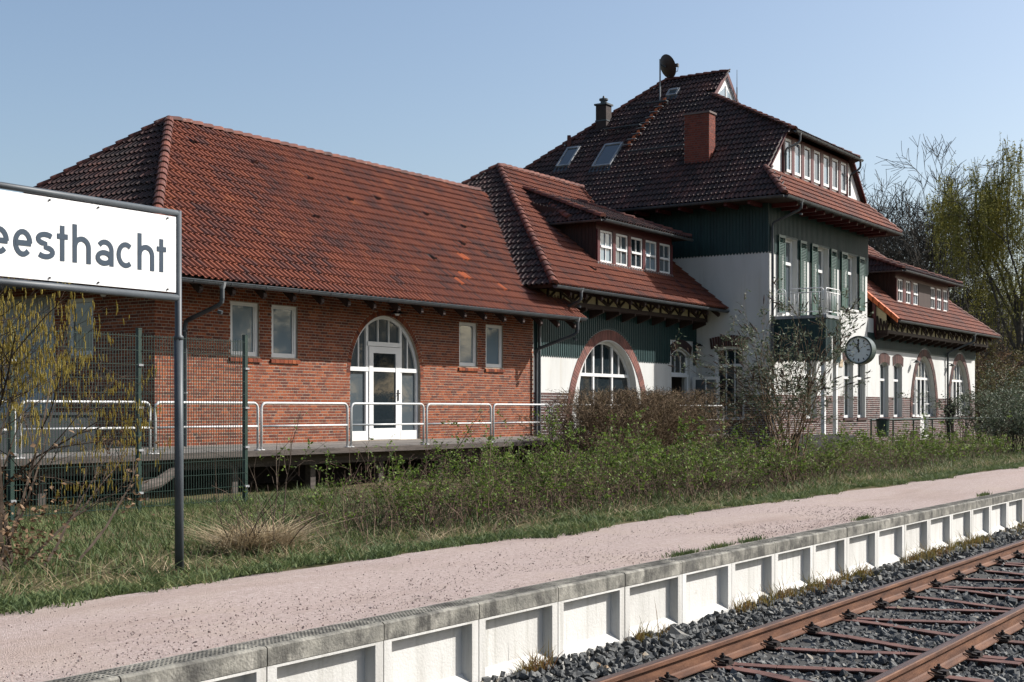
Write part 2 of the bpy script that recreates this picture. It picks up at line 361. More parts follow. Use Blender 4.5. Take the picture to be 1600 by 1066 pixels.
# ------------------------------------------------------------------ tiled roofs
TW, TE = 0.158, 0.312
def tile_mesh():
    """S-shaped clay tile in local axes: x across, y up-slope, z out of the roof"""
    prof = [(-0.004, 0.020), (0.028, 0.002), (0.072, 0.002), (0.106, 0.040), (0.144, 0.047), (0.170, 0.018)]
    vs = []; k = len(prof); ln = TE + 0.05
    for (x, z) in prof: vs.append((x, 0.0, z + 0.042))
    for (x, z) in prof: vs.append((x, ln, z - 0.003))
    for i, (x, z) in enumerate(prof): vs.append((x, 0.004, z + (0.008 if i < 3 else 0.030)))
    fs = [(i, i + 1, k + i + 1, k + i) for i in range(k - 1)] + [(2 * k + i, 2 * k + i + 1, i + 1, i) for i in range(k - 1)]
    return np.array(vs), fs
TILE_V, TILE_F = tile_mesh(); TILE_FA = np.array(TILE_F)
def roof_plane(parent, poly, m='tile', singles=0, hips=(), thick=0.10, name='roof', ekey=None, newtiles=()):
    """poly: 3D outline, first two points on the eave. builds the deck and every tile; hips = edges (i, j) the tiles are cut along"""
    P = [Vector(p) for p in poly]; O = P[0]; n = None
    u = (P[1] - P[0]).normalized()
    nn = Vector((0, 0, 0))
    for i in range(1, len(P) - 1): nn += (P[i] - O).cross(P[i + 1] - O)
    nn.normalize()
    if nn.z < 0: nn = -nn
    v = nn.cross(u).normalized()
    if v.z < 0: u = -u; v = nn.cross(u).normalized()
    lo = min((p - O).dot(u) for p in P); hi = max((p - O).dot(u) for p in P); vh = max((p - O).dot(v) for p in P)
    deckb = MB(); deckb.prism([p - nn * 0.012 for p in P], -nn * thick)
    rf = deckb.build(name, 'roofdeck', parent)
    pts2 = [((p - O).dot(u), (p - O).dot(v)) for p in P]
    def inside(x, y):
        c = False; k = len(pts2)
        for i in range(k):
            (x1, y1), (x2, y2) = pts2[i], pts2[(i + 1) % k]
            if (y1 > y) != (y2 > y) and x < (x2 - x1) * (y - y1) / (y2 - y1) + x1: c = not c
        return c
    rows = int(vh / TE) + 1; cols = int((hi - lo) / TW) + 1; pos = []
    for r in range(rows):
        for c_ in range(cols):
            x = lo + c_ * TW; y = r * TE - 0.045
            if r == rows - 1 and y + TE > vh + 0.16: continue
            cs = [inside(x + a, max(y, 0.0) + b_) for a, b_ in ((0.02, 0.05), (TW - 0.02, 0.05), (0.02, TE - 0.02), (TW - 0.02, TE - 0.02), (TW / 2, TE / 2))]
            if any(cs): pos.append((x, y, all(cs)))
    full = [i for i, p in enumerate(pos) if p[2]]
    camv = Vector((0, 0, EYE))
    if singles:
        full.sort(key=lambda i: (O + u * pos[i][0] + v * pos[i][1] - camv).length if ekey is None else ekey(O + u * pos[i][0] + v * pos[i][1]))
        ss = set(full[:singles])
    else: ss = set()
    me = None; rest = []
    R = Matrix((u, v, nn)).transposed().to_4x4()
    for i, (x, y, fl) in enumerate(pos):
        if i in ss:
            if me is None:
                q = MB(); q.add([tuple(t) for t in TILE_V], TILE_F); me = q.mesh('tile', m, fixn=False)
            ob = bpy.data.objects.new('tile', me); ob.matrix_basis = Matrix.Translation(O + u * x + v * y + nn * random.uniform(0, 0.004)) @ R; link(ob, rf)
        else: rest.append((x, y))
    if rest:
        X = np.array(rest); U, Vv, N = np.array(u), np.array(v), np.array(nn)
        base = np.array(O) + X[:, :1] * U + X[:, 1:2] * Vv + rng.uniform(0, 0.005, (len(X), 1)) * N
        loc = TILE_V[:, 0:1] * U + TILE_V[:, 1:2] * Vv + TILE_V[:, 2:3] * N
        tw = rng.normal(0, 0.006, (len(X), 1, 1)) * (TILE_V[None, :, 0:1] - 0.08) * Vv
        vs = (base[:, None, :] + loc[None] + tw).reshape(-1, 3)
        fs = (TILE_FA[None] + (np.arange(len(X)) * len(TILE_V))[:, None, None]).reshape(-1, 4)
        rn = np.repeat(rng.random(len(X)), len(TILE_V))
        t = np_mesh('tiles', vs, fs, m, rn, rf); t['kind'] = 'stuff'
        if hips:
            bm = bmesh.new(); bm.from_mesh(t.data)
            for (i, j) in hips:
                a, b = P[i], P[j]; cen = sum(P, Vector()) / len(P)
                pn = (b - a).cross(nn).normalized()
                if (cen - a).dot(pn) > 0: pn = -pn
                va, vb = sorted(((a - O).dot(v), (b - O).dot(v)))
                fsel = [f_ for f_ in bm.faces if va - .12 <= (f_.calc_center_median() - O).dot(v) <= vb + .25]
                bmesh.ops.bisect_plane(bm, geom=list({x_ for f_ in fsel for x_ in f_.verts}) + list({x_ for f_ in fsel for x_ in f_.edges}) + fsel, plane_co=a + pn * 0.02, plane_no=pn, clear_outer=True)
            bm.to_mesh(t.data); bm.free()
    for (x, y) in newtiles:
        q = MB(); q.add([tuple(t) for t in TILE_V], TILE_F); ob = q.build('tile', 'tilenew', rf, fixn=False)
        ob.matrix_basis = Matrix.Translation(O + u * (round((x - lo) / TW) * TW + lo) + v * (round((y + .045) / TE) * TE - 0.045) + nn * 0.008) @ R
        ob['label'] = 'bright orange replacement tile'
    return rf, (O, u, v, nn)
CAP_ME = {}
def ridge_caps(parent, a, b, m='ridge', step=0.33, r=0.105, name='ridge_tile', lift=0.0):
    """overlapping half-round cap tiles from the low end a to the high end b, each its own piece"""
    a, b = Vector(a), Vector(b); d = b - a; n = max(1, int(round(d.length / step))); d.normalize()
    if m not in CAP_ME:
        q = MB(); k = 7; vs = []; fs = []
        for (x, rr, dz) in ((0.0, r, 0.022), (0.05, r * 1.0, 0.022), (0.37, r * 0.84, 0.0)):
            for j in range(k + 1):
                t = math.pi * j / k; vs.append((x, math.cos(t) * rr * 1.1, math.sin(t) * rr - 0.02 + dz))
        for i in range(2):
            for j in range(k): fs.append((i * (k + 1) + j, i * (k + 1) + j + 1, (i + 1) * (k + 1) + j + 1, (i + 1) * (k + 1) + j))
        fs.append(tuple(range(k + 1))); q.add(vs, fs); CAP_ME[m] = q.mesh('ridge_tile', m, smooth=False)
    y = ZUP.cross(d).normalized(); z = d.cross(y); R = Matrix((d, y, z)).transposed().to_4x4()
    for i in range(n):
        ob = bpy.data.objects.new(name, CAP_ME[m])
        ob.matrix_basis = Matrix.Translation(a + d * (i * (b - a).length / n) + z * (0.02 + lift) + Vector((0, 0, random.uniform(-.004, .006)))) @ R; link(ob, parent)
def gutter(parent, a, b, m='zinc', r=0.068):
    mb = MB(); a, b = Vector(a), Vector(b); d = (b - a).normalized(); s = ZUP.cross(d).normalized(); k = 8; L = (b - a).length
    vs = []; fs = []
    for i, p in enumerate((a, b)):
        for j in range(k + 1): t = math.pi + math.pi * j / k; vs.append(p + s * math.cos(t) * r + ZUP * math.sin(t) * r)
        for j in range(k + 1): t = math.pi + math.pi * j / k; vs.append(p + s * math.cos(t) * (r - .008) + ZUP * (math.sin(t) * (r - .008)))
    q = 2 * (k + 1)
    for j in range(k): fs += [(j, j + 1, q + j + 1, q + j), (k + 1 + j, q + k + 1 + j, q + k + 2 + j, k + 2 + j)]
    fs += [(0, q, q + k + 1, k + 1), (k, k + k + 1, q + k + k + 1, q + k)]
    mb.add(vs, fs); mb.tube([a + s * r + ZUP * .004, b + s * r + ZUP * .004], 0.012, 5); mb.tube([a - s * r + ZUP * .004, b - s * r + ZUP * .004], 0.012, 5)
    mb.add([vs[j] for j in range(k + 1)], [tuple(range(k + 1))]); mb.add([vs[q + j] for j in range(k + 1)], [tuple(range(k + 1))])
    g = mb.build('gutter', m, parent, fixn=False)
    n = int(L / 0.9); h = MB()
    for i in range(1, n):
        p = a + d * (L * i / n)
        for j in range(k): t0 = math.pi + math.pi * j / k; t1 = math.pi + math.pi * (j + 1) / k; h.obox(p + s * math.cos(t0) * (r + .001) + ZUP * math.sin(t0) * (r + .001), d * .03, s * (math.cos(t1) - math.cos(t0)) * r + ZUP * (math.sin(t1) - math.sin(t0)) * r, s * math.cos((t0 + t1) / 2) * .006 + ZUP * math.sin((t0 + t1) / 2) * .006)
    if n > 1: h.build('gutter_bracket', m, g)
    return g
def downpipe(parent, pts, m='zinc', r=0.045, hopper=True):
    mb = MB(); p = []
    pts = [Vector(q) for q in pts]
    for i, q in enumerate(pts):      # round the elbows
        if 0 < i < len(pts) - 1:
            a = (pts[i - 1] - q).normalized(); b = (pts[i + 1] - q).normalized(); e = 0.10
            p += [q + a * e, q + a * e * .35 + b * e * .35 * .4, q + b * e]
        else: p.append(q)
    mb.tube(p, r, 10)
    for q in (pts[1:-1]): mb.tube([q + (pts[-1] - q).normalized() * .14, q + (pts[-1] - q).normalized() * .20], r + .008, 10)
    o = mb.build('downpipe', m, parent, smooth=False)
    if hopper: h = MB(); h.tube([pts[0] + ZUP * 0.10, pts[0] + ZUP * -0.02], [r * 1.9, r * 1.0], 10); h.build('outlet', 'zinclight', o)
    return o
def boards(parent, fr, s0, s1, zlo, zhi, m='green', wd=0.115, holes=None, scallop=True, name='cladding_board', proud=0.018):
    """vertical boards with cover strips; the lower ends are cut to points"""
    mb = MB(); o, u, n = fr; s = s0; i = 0
    while s < s1 - 0.02:
        e = min(s + wd, s1); za = zlo(s) if callable(zlo) else zlo; zb = zhi(s) if callable(zhi) else zhi
        spans = [(za, zb)]
        if holes: spans = holes((s + e) / 2, za, zb)
        r_ = random.random()
        for (a, b) in spans:
            if b - a < 0.03: continue
            W = lambda x, z, d: o + u * x + ZUP * z + n * d
            if scallop and abs(a - za) < 1e-6:
                c = (s + e) / 2; mb.prism([W(s, a + .05, 0), W(c, a - .012, 0), W(e - .006, a + .05, 0), W(e - .006, b, 0), W(s, b, 0)], n * proud, r_)
            else: mb.fb(fr, s, e - 0.006, a, b, 0, proud, r_)
            mb.fb(fr, e - 0.026, e + 0.020, a + .06, b, proud, proud + 0.016, r_)
        s += wd; i += 1
    r = mb.build(name, m, parent); r['kind'] = 'stuff'; return r
FRONT = lambda y: (V(0, y, 0), V(1, 0, 0), V(0, -1, 0))
LEFT = lambda x: (V(x, 0, 0), V(0, 1, 0), V(-1, 0, 0))
def slab(name, poly, m, parent, thick=0.1):
    mb = MB(); mb.prism(poly, (0, 0, -thick)); return mb.build(name, m, parent)
def frieze(parent, x0, x1, yw, yf, z0, z1, step=0.62):
    """half-timbered band hung out on brackets below the eave"""
    mb = MB(); mb.box(x0, x1, yf + 0.03, yw, z0 + 0.07, z1); mb.build('frieze_infill', 'cream', parent)
    mb = MB(); mb.box(x0, x1, yf - 0.03, yw + .0, z0 - 0.05, z0 + 0.07); mb.box(x0, x1, yf - 0.015, yf + 0.05, z1 - 0.05, z1 + 0.04)
    n = int((x1 - x0) / step); st = (x1 - x0) / n
    for i in range(n + 1):
        x = x0 + st * i; mb.box(x - 0.035, x + 0.035, yf - 0.012, yf + 0.045, z0 + 0.07, z1 - .05)
        if i < n:
            k = i % 3
            if k != 1: mb.bar((x + .02, yf + 0.012, z0 + .08), (x + st * .52, yf + 0.012, z1 - .05), 0.05, 0.045, up=V(0, 1, 0))
            if k != 0: mb.bar((x + st - .02, yf + 0.014, z0 + .08), (x + st * .48, yf + 0.014, z1 - .05), 0.05, 0.045, up=V(0, 1, 0))
            if k == 1: mb.bar((x + .02, yf + 0.013, z1 - .06), (x + st - .02, yf + 0.013, z0 + .08), 0.045, 0.045, up=V(0, 1, 0))
    mb.build('frieze_timber', 'darkwood', parent)
    k = int((x1 - x0) / 0.95)
    for i in range(k + 1):
        x = x0 + 0.1 + (x1 - x0 - .2) * i / k; q = MB()
        q.prism([(x - .05, yw, z0 - .05), (x - .05, yf, z0 - .05), (x - .05, yf, z0 - .13), (x - .05, yw, z0 - .30)], (0.1, 0, 0)); q.build('bracket', 'darkwood', parent)
def rafters(parent, x0, x1, y0, y1, zeave, slope, step=0.85):
    for i in range(int((x1 - x0) / step) + 1):
        x = x0 + 0.15 + i * step; q = MB()
        q.prism([(x, y0, zeave - .13), (x, y1, zeave - .13 + slope * (y1 - y0)), (x, y1, zeave - .28 + slope * (y1 - y0)), (x, y0 + .05, zeave - .25), (x, y0, zeave - .20)], (0.09, 0, 0)); q.build('rafter', 'darkwood', parent)
# ================================================================== the brick goods shed
shed = thing('goods_shed', 'red brick goods shed with hipped orange tile roof and white arched door', 'building', (24.5, 24, 0.3))
SX0, SX1, SY = 17.83, 31.14, 20.0
WN = [(19.81, 20.63), (21.0, 21.8), (27.71, 28.5), (28.88, 29.68)]
AC, AHW, AZC, AB = 24.82, 1.30, 2.55, 1.43
fr = FRONT(SY)
holes = [rect_loop(a, b, 2.89, 3.99) for a, b in WN] + [arch_loop(AC, AHW, 1.09, AZC, AB)]
wl = wall('wall', fr, [(SX0, 0.3), (SX0, 4.75), (SX1, 4.75), (SX1, 0.3)], holes, 'mortar', shed, 0.2)
def ok_front(a, b, z):
    cuts = []
    if 2.80 < z < 4.0: cuts += [(x0 - .0, x1 + .0) for x0, x1 in WN] if z > 2.89 else [(x0 - .05, x1 + .05) for x0, x1 in WN]
    if z > 1.09:
        if z < AZC: h = AHW
        else:
            q = 1 - ((z - AZC) / (AB + .128)) ** 2; h = (AHW + .128) * math.sqrt(q) if q > 0 else -1
        if h > 0: cuts.append((AC - h, AC + h))
    return clip_spans(a, b, cuts)
bond(wl, fr, SX0, SX1, 1.09, 4.72, ok_front, 'brick', n_single=300, pick=lambda q: 1.2 < q[2] < 2.75 and q[0] > 18.4, key=lambda q: (V(q[0], SY, q[2]) - V(0, 0, EYE)).length)
voussoirs(wl, fr, AC, AHW, 1.09, AZC, AB, 0.118, 0.075, 'brick', d=0.004)
pl = MB(); pl.box(SX0 - .03, AC - AHW - .02, SY - .05, SY + .02, 0.95, 1.085); pl.box(AC + AHW + .02, SX1, SY - .05, SY + .02, 0.95, 1.085); pl.build('plinth', flat('plinth_stone', (0.30, 0.22, 0.19), 0.9), wl)
for i, (a, b) in enumerate(WN):
    f = window(shed, fr, a, b, 2.89, 3.99, dep=-0.06, fw=0.075, glassm='glassblind')
    q = MB(); m = MB()
    for k in range(7):
        x = a - .05 + (b - a + .1) * k / 7; q.obox((x + .005, SY + .03, 2.80), ((b - a + .1) / 7 - .01, 0, 0), (0, -0.075, -0.03), (0, 0, 0.065), random.random())
    q.build('brick_sill', 'brick', f)
# arched door
fd = arch_window(shed, fr, AC, AHW, 1.09, AZC, AB, (-0.62, 0.62), (2.72,), dep=-0.10, fw=0.085, muns=((-0.9, 2.72, 9), (0.9, 2.72, 9), (-0.2, 3.3, 9), (0.2, 3.3, 9)), glassm='glassgrey', name='door_surround')
q = MB(); q.fb(fr, AC - .62, AC + .62, 3.26, 3.36, -0.15, -0.04); q.fb(fr, AC - AHW + .02, AC - .62, 1.09, 1.30, -0.14, -0.06); q.fb(fr, AC + .62, AC + AHW - .02, 1.09, 1.30, -0.14, -0.06); q.build('transom', 'white', fd)
d = MB(); z0, z1, a, b = 1.10, 3.25, AC - .565, AC + .565
d.fb(fr, a, a + .15, z0, z1, -.12, -.045); d.fb(fr, b - .15, b, z0, z1, -.12, -.045); d.fb(fr, a + .15, b - .15, z0, z0 + .26, -.12, -.045); d.fb(fr, a + .15, b - .15, z1 - .15, z1, -.12, -.045)
door = d.build('door', 'white', shed)
p = MB(); p.fb(fr, a + .15, b - .15, z0 + .26, z1 - .15, -.09, -.075); p.build('pane', 'glass', door)
p = MB(); p.bar((b - .075, SY + .04, 2.0), (b - .075, SY + .04, 2.26), .04, .02); p.tube([(b - .075, SY + .04, 2.17), (b - .075, SY - .02, 2.17), (b - .21, SY - .02, 2.17)], .011, 6); p.build('handle', 'black', door)
# lamp over the door and on the west wall
def wall_lamp(parent, p, n):
    p, n = Vector(p), Vector(n); o = MB(); o.tube([p, p + n * .16, p + n * .22 - ZUP * .05], .014, 6); o.tube([p + n * .22 - ZUP * .02, p + n * .22 - ZUP * .11], [.05, .16], 14); l = o.build('lamp', 'black', parent)
    g = MB(); g.tube([p + n * .22 - ZUP * .10, p + n * .22 - ZUP * .15], [.07, .035], 10); g.build('lamp_globe', 'white', l)
wall_lamp(shed, (24.95, SY, 4.13), (0, -1, 0)); wall_lamp(shed, (SX0, 21.2, 4.13), (-1, 0, 0))
# west wall
frw = LEFT(SX0); WW = [(21.76, 22.55, 2.87, 4.0), (22.95, 25.6, 1.12, 4.08)]
wl2 = wall('wall', frw, [(20.0, 0.3), (20.0, 4.75), (28.0, 4.75), (28.0, 0.3)], [rect_loop(*r) for r in WW], 'mortar', shed, 0.2)
bond(wl2, frw, 20.0, 27.98, 1.09, 4.72, lambda a, b, z: clip_spans(a, b, [(r[0], r[1]) for r in WW if r[2] - .03 < z < r[3] + .02]), 'brick')
window(shed, frw, *WW[0], dep=-.07, fw=.075, glassm='glassgrey')
g = MB(); g.fb(frw, 22.95, 25.6, 1.12, 4.08, -.10, -.05)
gd = g.build('sliding_gate', flat('gate_grey', (0.42, 0.45, 0.47), 0.6), shed)
for k in range(14): q = MB(); q.fb(frw, 22.97 + k * .187, 22.97 + k * .187 + .17, 1.14, 4.06, -.05, -.03); q.build('plank', flat('gate_plank', (0.46, 0.49, 0.51), 0.6), gd) if k == 0 else q.build('plank', bpy.data.materials['gate_plank'], gd)
bk = MB(); bk.box(SX0, SX1, 27.8, 28.0, .3, 4.6); bk.box(SX1 - .2, SX1, 20.2, 27.8, .3, 5.0); bk.build('rear_wall', 'brick', shed)
# roof
SL1 = (8.47 - 4.25) / (23.95 - 18.92); z1_ = lambda y: 4.25 + SL1 * (y - 18.92)
A0, A1, AP = (16.75, 18.92, 4.25), (32.0, 18.92, 4.25), (21.78, 23.95, 8.47)
roof1, pf = roof_plane(shed, [A0, A1, (32.0, 19.98, z1_(19.98)), (31.2, 20.2, z1_(20.2)), (34.6, 23.95, 8.47), AP], 'tile', 300, hips=((5, 0), (0, 1)),
    ekey=lambda p: (p - V(0, 0, EYE)).length + (6 if p.x < 17.9 else 0), newtiles=[(10.9, 1.28), (11.06, 1.28), (11.9, 2.2), (12.06, 2.2), (12.3, .95), (10.5, .95)])
roof1b, _ = roof_plane(shed, [(16.75, 28.98, 4.25), A0, AP], 'tiledark', 0, hips=((1, 2), (2, 0)))  # mossy west hip; its grazing shade is also put into this darker tile colour
slab('rear_roof', [(16.75, 28.98, 4.25), AP, (34.6, 23.95, 8.47), (34.6, 28.98, 4.25)], 'tile', shed)
ridge_caps(roof1, A0, AP); ridge_caps(roof1, (16.75, 28.98, 4.25), AP); ridge_caps(roof1, (34.2, 23.95, 8.47), AP)
O1, U1, V1, N1 = pf
for (x, y) in [(4.9, 5.5), (6.55, 5.1), (8.3, 4.9), (9.2, 4.2), (10.6, 4.55), (12.3, 4.2), (13.7, 3.9), (12.6, 2.9), (6.9, 3.0), (10.3, 1.9)]:   # vent tiles with dark mouths
    q = MB(); p = O1 + U1 * x + V1 * y + N1 * .05
    q.prism([p, p + U1 * .17, p + U1 * .17 + V1 * .26, p + V1 * .26], N1 * .004); q.prism([p + N1 * .005, p + N1 * .065 + U1 * .03, p + N1 * .065 + U1 * .14, p + U1 * .17 + N1 * .005, p + V1 * .26 + U1 * .085], N1 * .012); q.build('vent_tile', 'tiledark', roof1)
gutter(shed, (16.75, 18.87, 4.19), (32.02, 18.87, 4.27)); gutter(shed, (16.70, 18.9, 4.19), (16.70, 28.9, 4.19))
rafters(shed, SX0, 31.9, 18.95, 20.0, 4.22, SL1)
downpipe(shed, [(18.48, 18.87, 4.10), (18.48, 18.87, 3.80), (18.5, 19.90, 3.50), (18.5, 19.90, 1.08)])
downpipe(shed, [(31.6, 18.87, 4.18), (31.6, 18.87, 3.85), (31.15, 19.90, 3.42), (31.15, 19.90, 1.08)])
for (zz) in (3.3, 2.1): q = MB(); q.tube([(18.5, 19.9, zz), (18.5, 19.9, zz + .03)], .053, 10); q.build('pipe_clip', 'zinclight', shed)
# ================================================================== the linking wing with the round-arched window
linkw = thing('link_wing', 'white and green station wing with round arched window and five-window dormer', 'building', (36, 24, 0.3))
LX0, LX1, LY = 31.16, 41.19, 20.02
fr = FRONT(LY)
BC, BHW, BZC, BB = 35.35, 1.72, 2.30, 1.53
h1 = arch_loop(BC, BHW, 1.09, BZC, BB); h2 = rect_loop(39.42, 40.76, 1.09, 3.78, 0.22)
wl = wall('wall', fr, [(LX0, .3), (LX0, 5.3), (LX1, 5.3), (LX1, .3)], [h1, h2], 'plaster', linkw, 0.30)
RZC, RB, RHW, RT = 1.3, 2.56, 2.17, 0.30
def ring_h(z, add=RT):
    q = 1 - ((z - RZC) / (RB + add)) ** 2
    return (RHW + add) * math.sqrt(q) if q > 0 else -1
voussoirs(wl, fr, BC, RHW, 1.12, RZC, RB, RT, 0.085, mat('arch_brick_pink', [(0.0, (0.10, 0.05, 0.045)), (1.0, (0.27, 0.11, 0.085))], rough=.8, scale=3, wn=.5, wr=.5), d=0.014)
def holes_green(s, a, b):
    lo = a
    h = ring_h(max(a, 1.5))
    if abs(s - BC) < RHW + RT:
        q = 1 - ((s - BC) / (RHW + RT)) ** 2; lo = max(lo, RZC + (RB + RT) * math.sqrt(max(0, q)) + .01)
    if 39.25 < s < 40.95: lo = max(lo, 4.05)
    return [(lo, b)]
boards(linkw, fr, LX0 + .04, LX1 - .02, 3.26, 4.72, holes=holes_green)
bond(wl, fr, LX0, LX1, 1.0, 2.29, lambda a, b, z: clip_spans(a, b, [(BC - max(BHW, ring_h(z)), BC + max(BHW, ring_h(z))), (39.42, 40.76)]), 'darkbrick', hh=.075, L=.25)
arch_window(linkw, fr, BC, BHW, 1.12, BZC, BB, (-.56, .56), (2.82,), dep=-.24, fw=.085, muns=((-1.0, 2.82, 9), (0, 2.82, 9), (1.0, 2.82, 9)))
f = window(linkw, fr, 39.42, 40.76, 2.92, 3.78, cols=3, dep=-.12, seg=.22, name='fanlight')
hd = MB(); ring(hd, fr, [(39.38 + 1.42 * i / 8, 3.58 + .22 * (1 - (2 * i / 8 - 1) ** 2)) for i in range(9)], [(39.30 + 1.58 * i / 8, 3.86 + .22 * (1 - (2 * i / 8 - 1) ** 2)) for i in range(9)], 0, .02); hd.build('door_head', 'darkbrick', linkw)
q = MB(); q.fb(fr, 39.42, 39.52, 1.09, 2.92, -.16, -.06); q.fb(fr, 40.66, 40.76, 1.09, 2.92, -.16, -.06); q.fb(fr, 39.42, 40.76, 2.86, 2.95, -.17, -.05); q.build('door_frame', 'white', linkw)
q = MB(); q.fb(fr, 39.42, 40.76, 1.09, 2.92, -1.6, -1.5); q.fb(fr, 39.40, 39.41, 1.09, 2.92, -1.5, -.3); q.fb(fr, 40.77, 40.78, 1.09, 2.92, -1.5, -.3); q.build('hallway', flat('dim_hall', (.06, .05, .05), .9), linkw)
leaf = MB(); lf = (V(40.80, 19.93, 0), V(0.06, -1, 0).normalized(), V(-1, -0.06, 0).normalized())
for (a, b, c, e) in ((0, .1, 1.11, 2.88), (.84, .94, 1.11, 2.88), (.1, .84, 1.11, 1.38), (.1, .84, 2.78, 2.88), (.45, .49, 1.38, 2.78)): leaf.fb(lf, a, b, c, e, 0, .045)
od = leaf.build('open_door', 'white', linkw)
for (a, b) in ((.1, .45), (.49, .84)): q = MB(); q.fb(lf, a, b, 1.38, 2.78, .015, .028); q.build('pane', 'glassgrey', od)
wall_lamp(linkw, (40.9, LY - .03, 4.0), (0, -1, 0))
frieze(linkw, LX0 + .05, 41.05, LY, 19.55, 4.72, 5.06)
sd = MB(); sd.box(LX0, LX0 + .2, LY + .02, 29.0, .3, 5.2); sd.build('side_wall', 'green', linkw)
SL2 = (9.55 - 5.10) / (24.35 - 18.9); z2_ = lambda y: 5.10 + SL2 * (y - 18.9)
E0, EP = (30.45, 18.9, 5.10), (35.9, 24.35, 9.55)
roof2, pf2 = roof_plane(linkw, [E0, (41.16, 18.9, 5.10), (41.16, 24.35, 9.55), EP], 'tile', 200, hips=((3, 0),))
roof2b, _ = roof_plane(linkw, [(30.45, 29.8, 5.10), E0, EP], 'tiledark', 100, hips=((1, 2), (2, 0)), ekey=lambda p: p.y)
slab('rear_roof', [(30.45, 29.8, 5.1), EP, (41.16, 24.35, 9.55), (41.16, 29.8, 5.1)], 'tile', linkw)
ridge_caps(roof2, E0, EP); ridge_caps(roof2, (30.45, 29.8, 5.1), EP); ridge_caps(roof2, (41.1, 24.35, 9.55), EP)
gutter(linkw, (30.42, 18.85, 5.05), (41.15, 18.85, 5.03)); rafters(linkw, 31.2, 41.0, 18.95, 20.0, 5.07, SL2)
downpipe(linkw, [(31.75, 18.85, 4.98), (31.75, 18.85, 4.75), (31.75, 19.5, 4.5), (31.35, 19.93, 4.25), (31.35, 19.93, 1.1)])
O2, U2, V2, N2 = pf2
for (x, y) in [(4.4, 2.3), (5.6, 5.6), (7.3, 5.5), (8.9, 5.1), (3.3, 1.0)]:
    q = MB(); p = O2 + U2 * x + V2 * y + N2 * .05
    q.prism([p + N2 * .005, p + N2 * .065 + U2 * .03, p + N2 * .065 + U2 * .14, p + U2 * .17 + N2 * .005, p + V2 * .26 + U2 * .085], N2 * .012); q.build('vent_tile', 'tiledark', roof2)
def dormer(parent, x0, y, nwin, ww, pitch, z0, z1, zr, xe0, xe1, ye, ze, T1, T2, groups=None, roofm='tiledark', slope=SL2, zroof=z2_, flash='zinclight', xend=None):
    """shed dormer: row of casements, board cheeks, hipped low roof"""
    fr = FRONT(y); x1 = xend or (x0 + (nwin - 1) * pitch + ww)
    dm = MB(); dm.box(x0 - .16, x1 + .16, y + .02, y + .16, z1 + .0, ze + .05); dm.box(x0 - .16, x1 + .16, y + .0, y + .14, z0 - .12, z0)
    base = dm.build('dormer', 'redtrim', parent)
    xs = [x0 + i * pitch for i in range(nwin)] if groups is None else groups
    posts = [x0 - .16] + [x + ww for x in xs]
    for i, px in enumerate(posts):
        nx = xs[i] if i < len(xs) else x1 + .16
        q = MB(); q.box(px + .005, nx - .005, y - .03, y + .10, z0 - .02, z1 + .02); q.build('post', 'redtrim' if nx - px < .6 else 'darkwood', base)
    for x in xs: window(base, fr, x, x + ww, z0, z1, cols=2, rows=(0.5,), dep=-.02, fw=.06, mun=.028, glassm=random.choice(['glass', 'glassgrey', 'glassblind']), sash=False)
    # cheeks: boards
    for (xc, nrm) in ((x0 - .17, -1), (x1 + .17, 1)):
        yb = y + 2.2; q = MB(); s = y + .02
        while s < yb:
            zt = ze + .06 + .30 * (s - y); zb = zroof(s) - .05
            if zt > zb + .03: q.box(min(xc, xc + nrm * .025), max(xc, xc + nrm * .025), s, s + .112, zb, zt, random.random())
            s += .12
        q.box(min(xc, xc - nrm * .1), max(xc, xc - nrm * .1), y + .04, y + 2.3, z0 - .5, ze + .1)
        c_ = q.build('cheek', 'darkwood', base)
    q = MB(); q.obox((x0 - .3, y - .005, z0 - .12), (x1 - x0 + .6, 0, 0), (0, -.42, -.42 * slope + .045), (0, 0, .02)); q.box(x0 - .2, x1 + .2, y - .05, y + .0, z0 - .10, z0 - .0); q.build('flashing', flash, base)
    L = MB()
    for i in range(14):
        s = y + .12 * i
    # roof faces
    cL, cR = (xe0, ye, ze), (xe1, ye, ze)
    r1, _ = roof_plane(base, [cL, cR, T2, T1], roofm, 0, hips=((3, 0), (1, 2)), thick=.07)
    yb = ye + (ze - zroof(ye)) / slope
    r2, _ = roof_plane(base, [(xe0, yb, ze), cL, T1], roofm, 0, hips=((1, 2),), thick=.07)
    r3, _ = roof_plane(base, [cR, (xe1, yb, ze), T2], roofm, 0, hips=((0, 2),), thick=.07)
    ridge_caps(r1, cL, T1, 'ridge', lift=.03); ridge_caps(r1, cR, T2, 'ridge', lift=.03)
    gutter(base, (xe0, ye - .05, ze - .04), (xe1, ye - .05, ze - .04), r=.055); gutter(base, (xe0 - .05, yb, ze - .04), (xe0 - .05, ye, ze - .04), r=.05)
    so_ = MB(); so_.prism([(xe0 + .05, ye + .05, ze - .02), (xe1 - .05, ye + .05, ze - .02), (xe1 - .05, y + .1, ze - .02), (xe0 + .05, y + .1, ze - .02)], (0, 0, .02)); so_.prism([(xe0 + .05, ye + .1, ze - .02), (x0, ye + .1, ze - .02), (x0, yb, ze - .02), (xe0 + .05, yb, ze - .02)], (0, 0, .02)); so_.build('soffit', 'darkwood', base)
    return base
d2 = dormer(linkw, 34.92, 20.10, 5, .76, .945, 6.15, 7.10, None, 34.45, 40.2, 19.72, 7.36, (35.64, 23.22, 8.66), (38.83, 23.2, 8.66))
ridge_caps(d2, (34.5, 20.9, 7.45), (35.55, 22.6, 8.35), 'ridge')
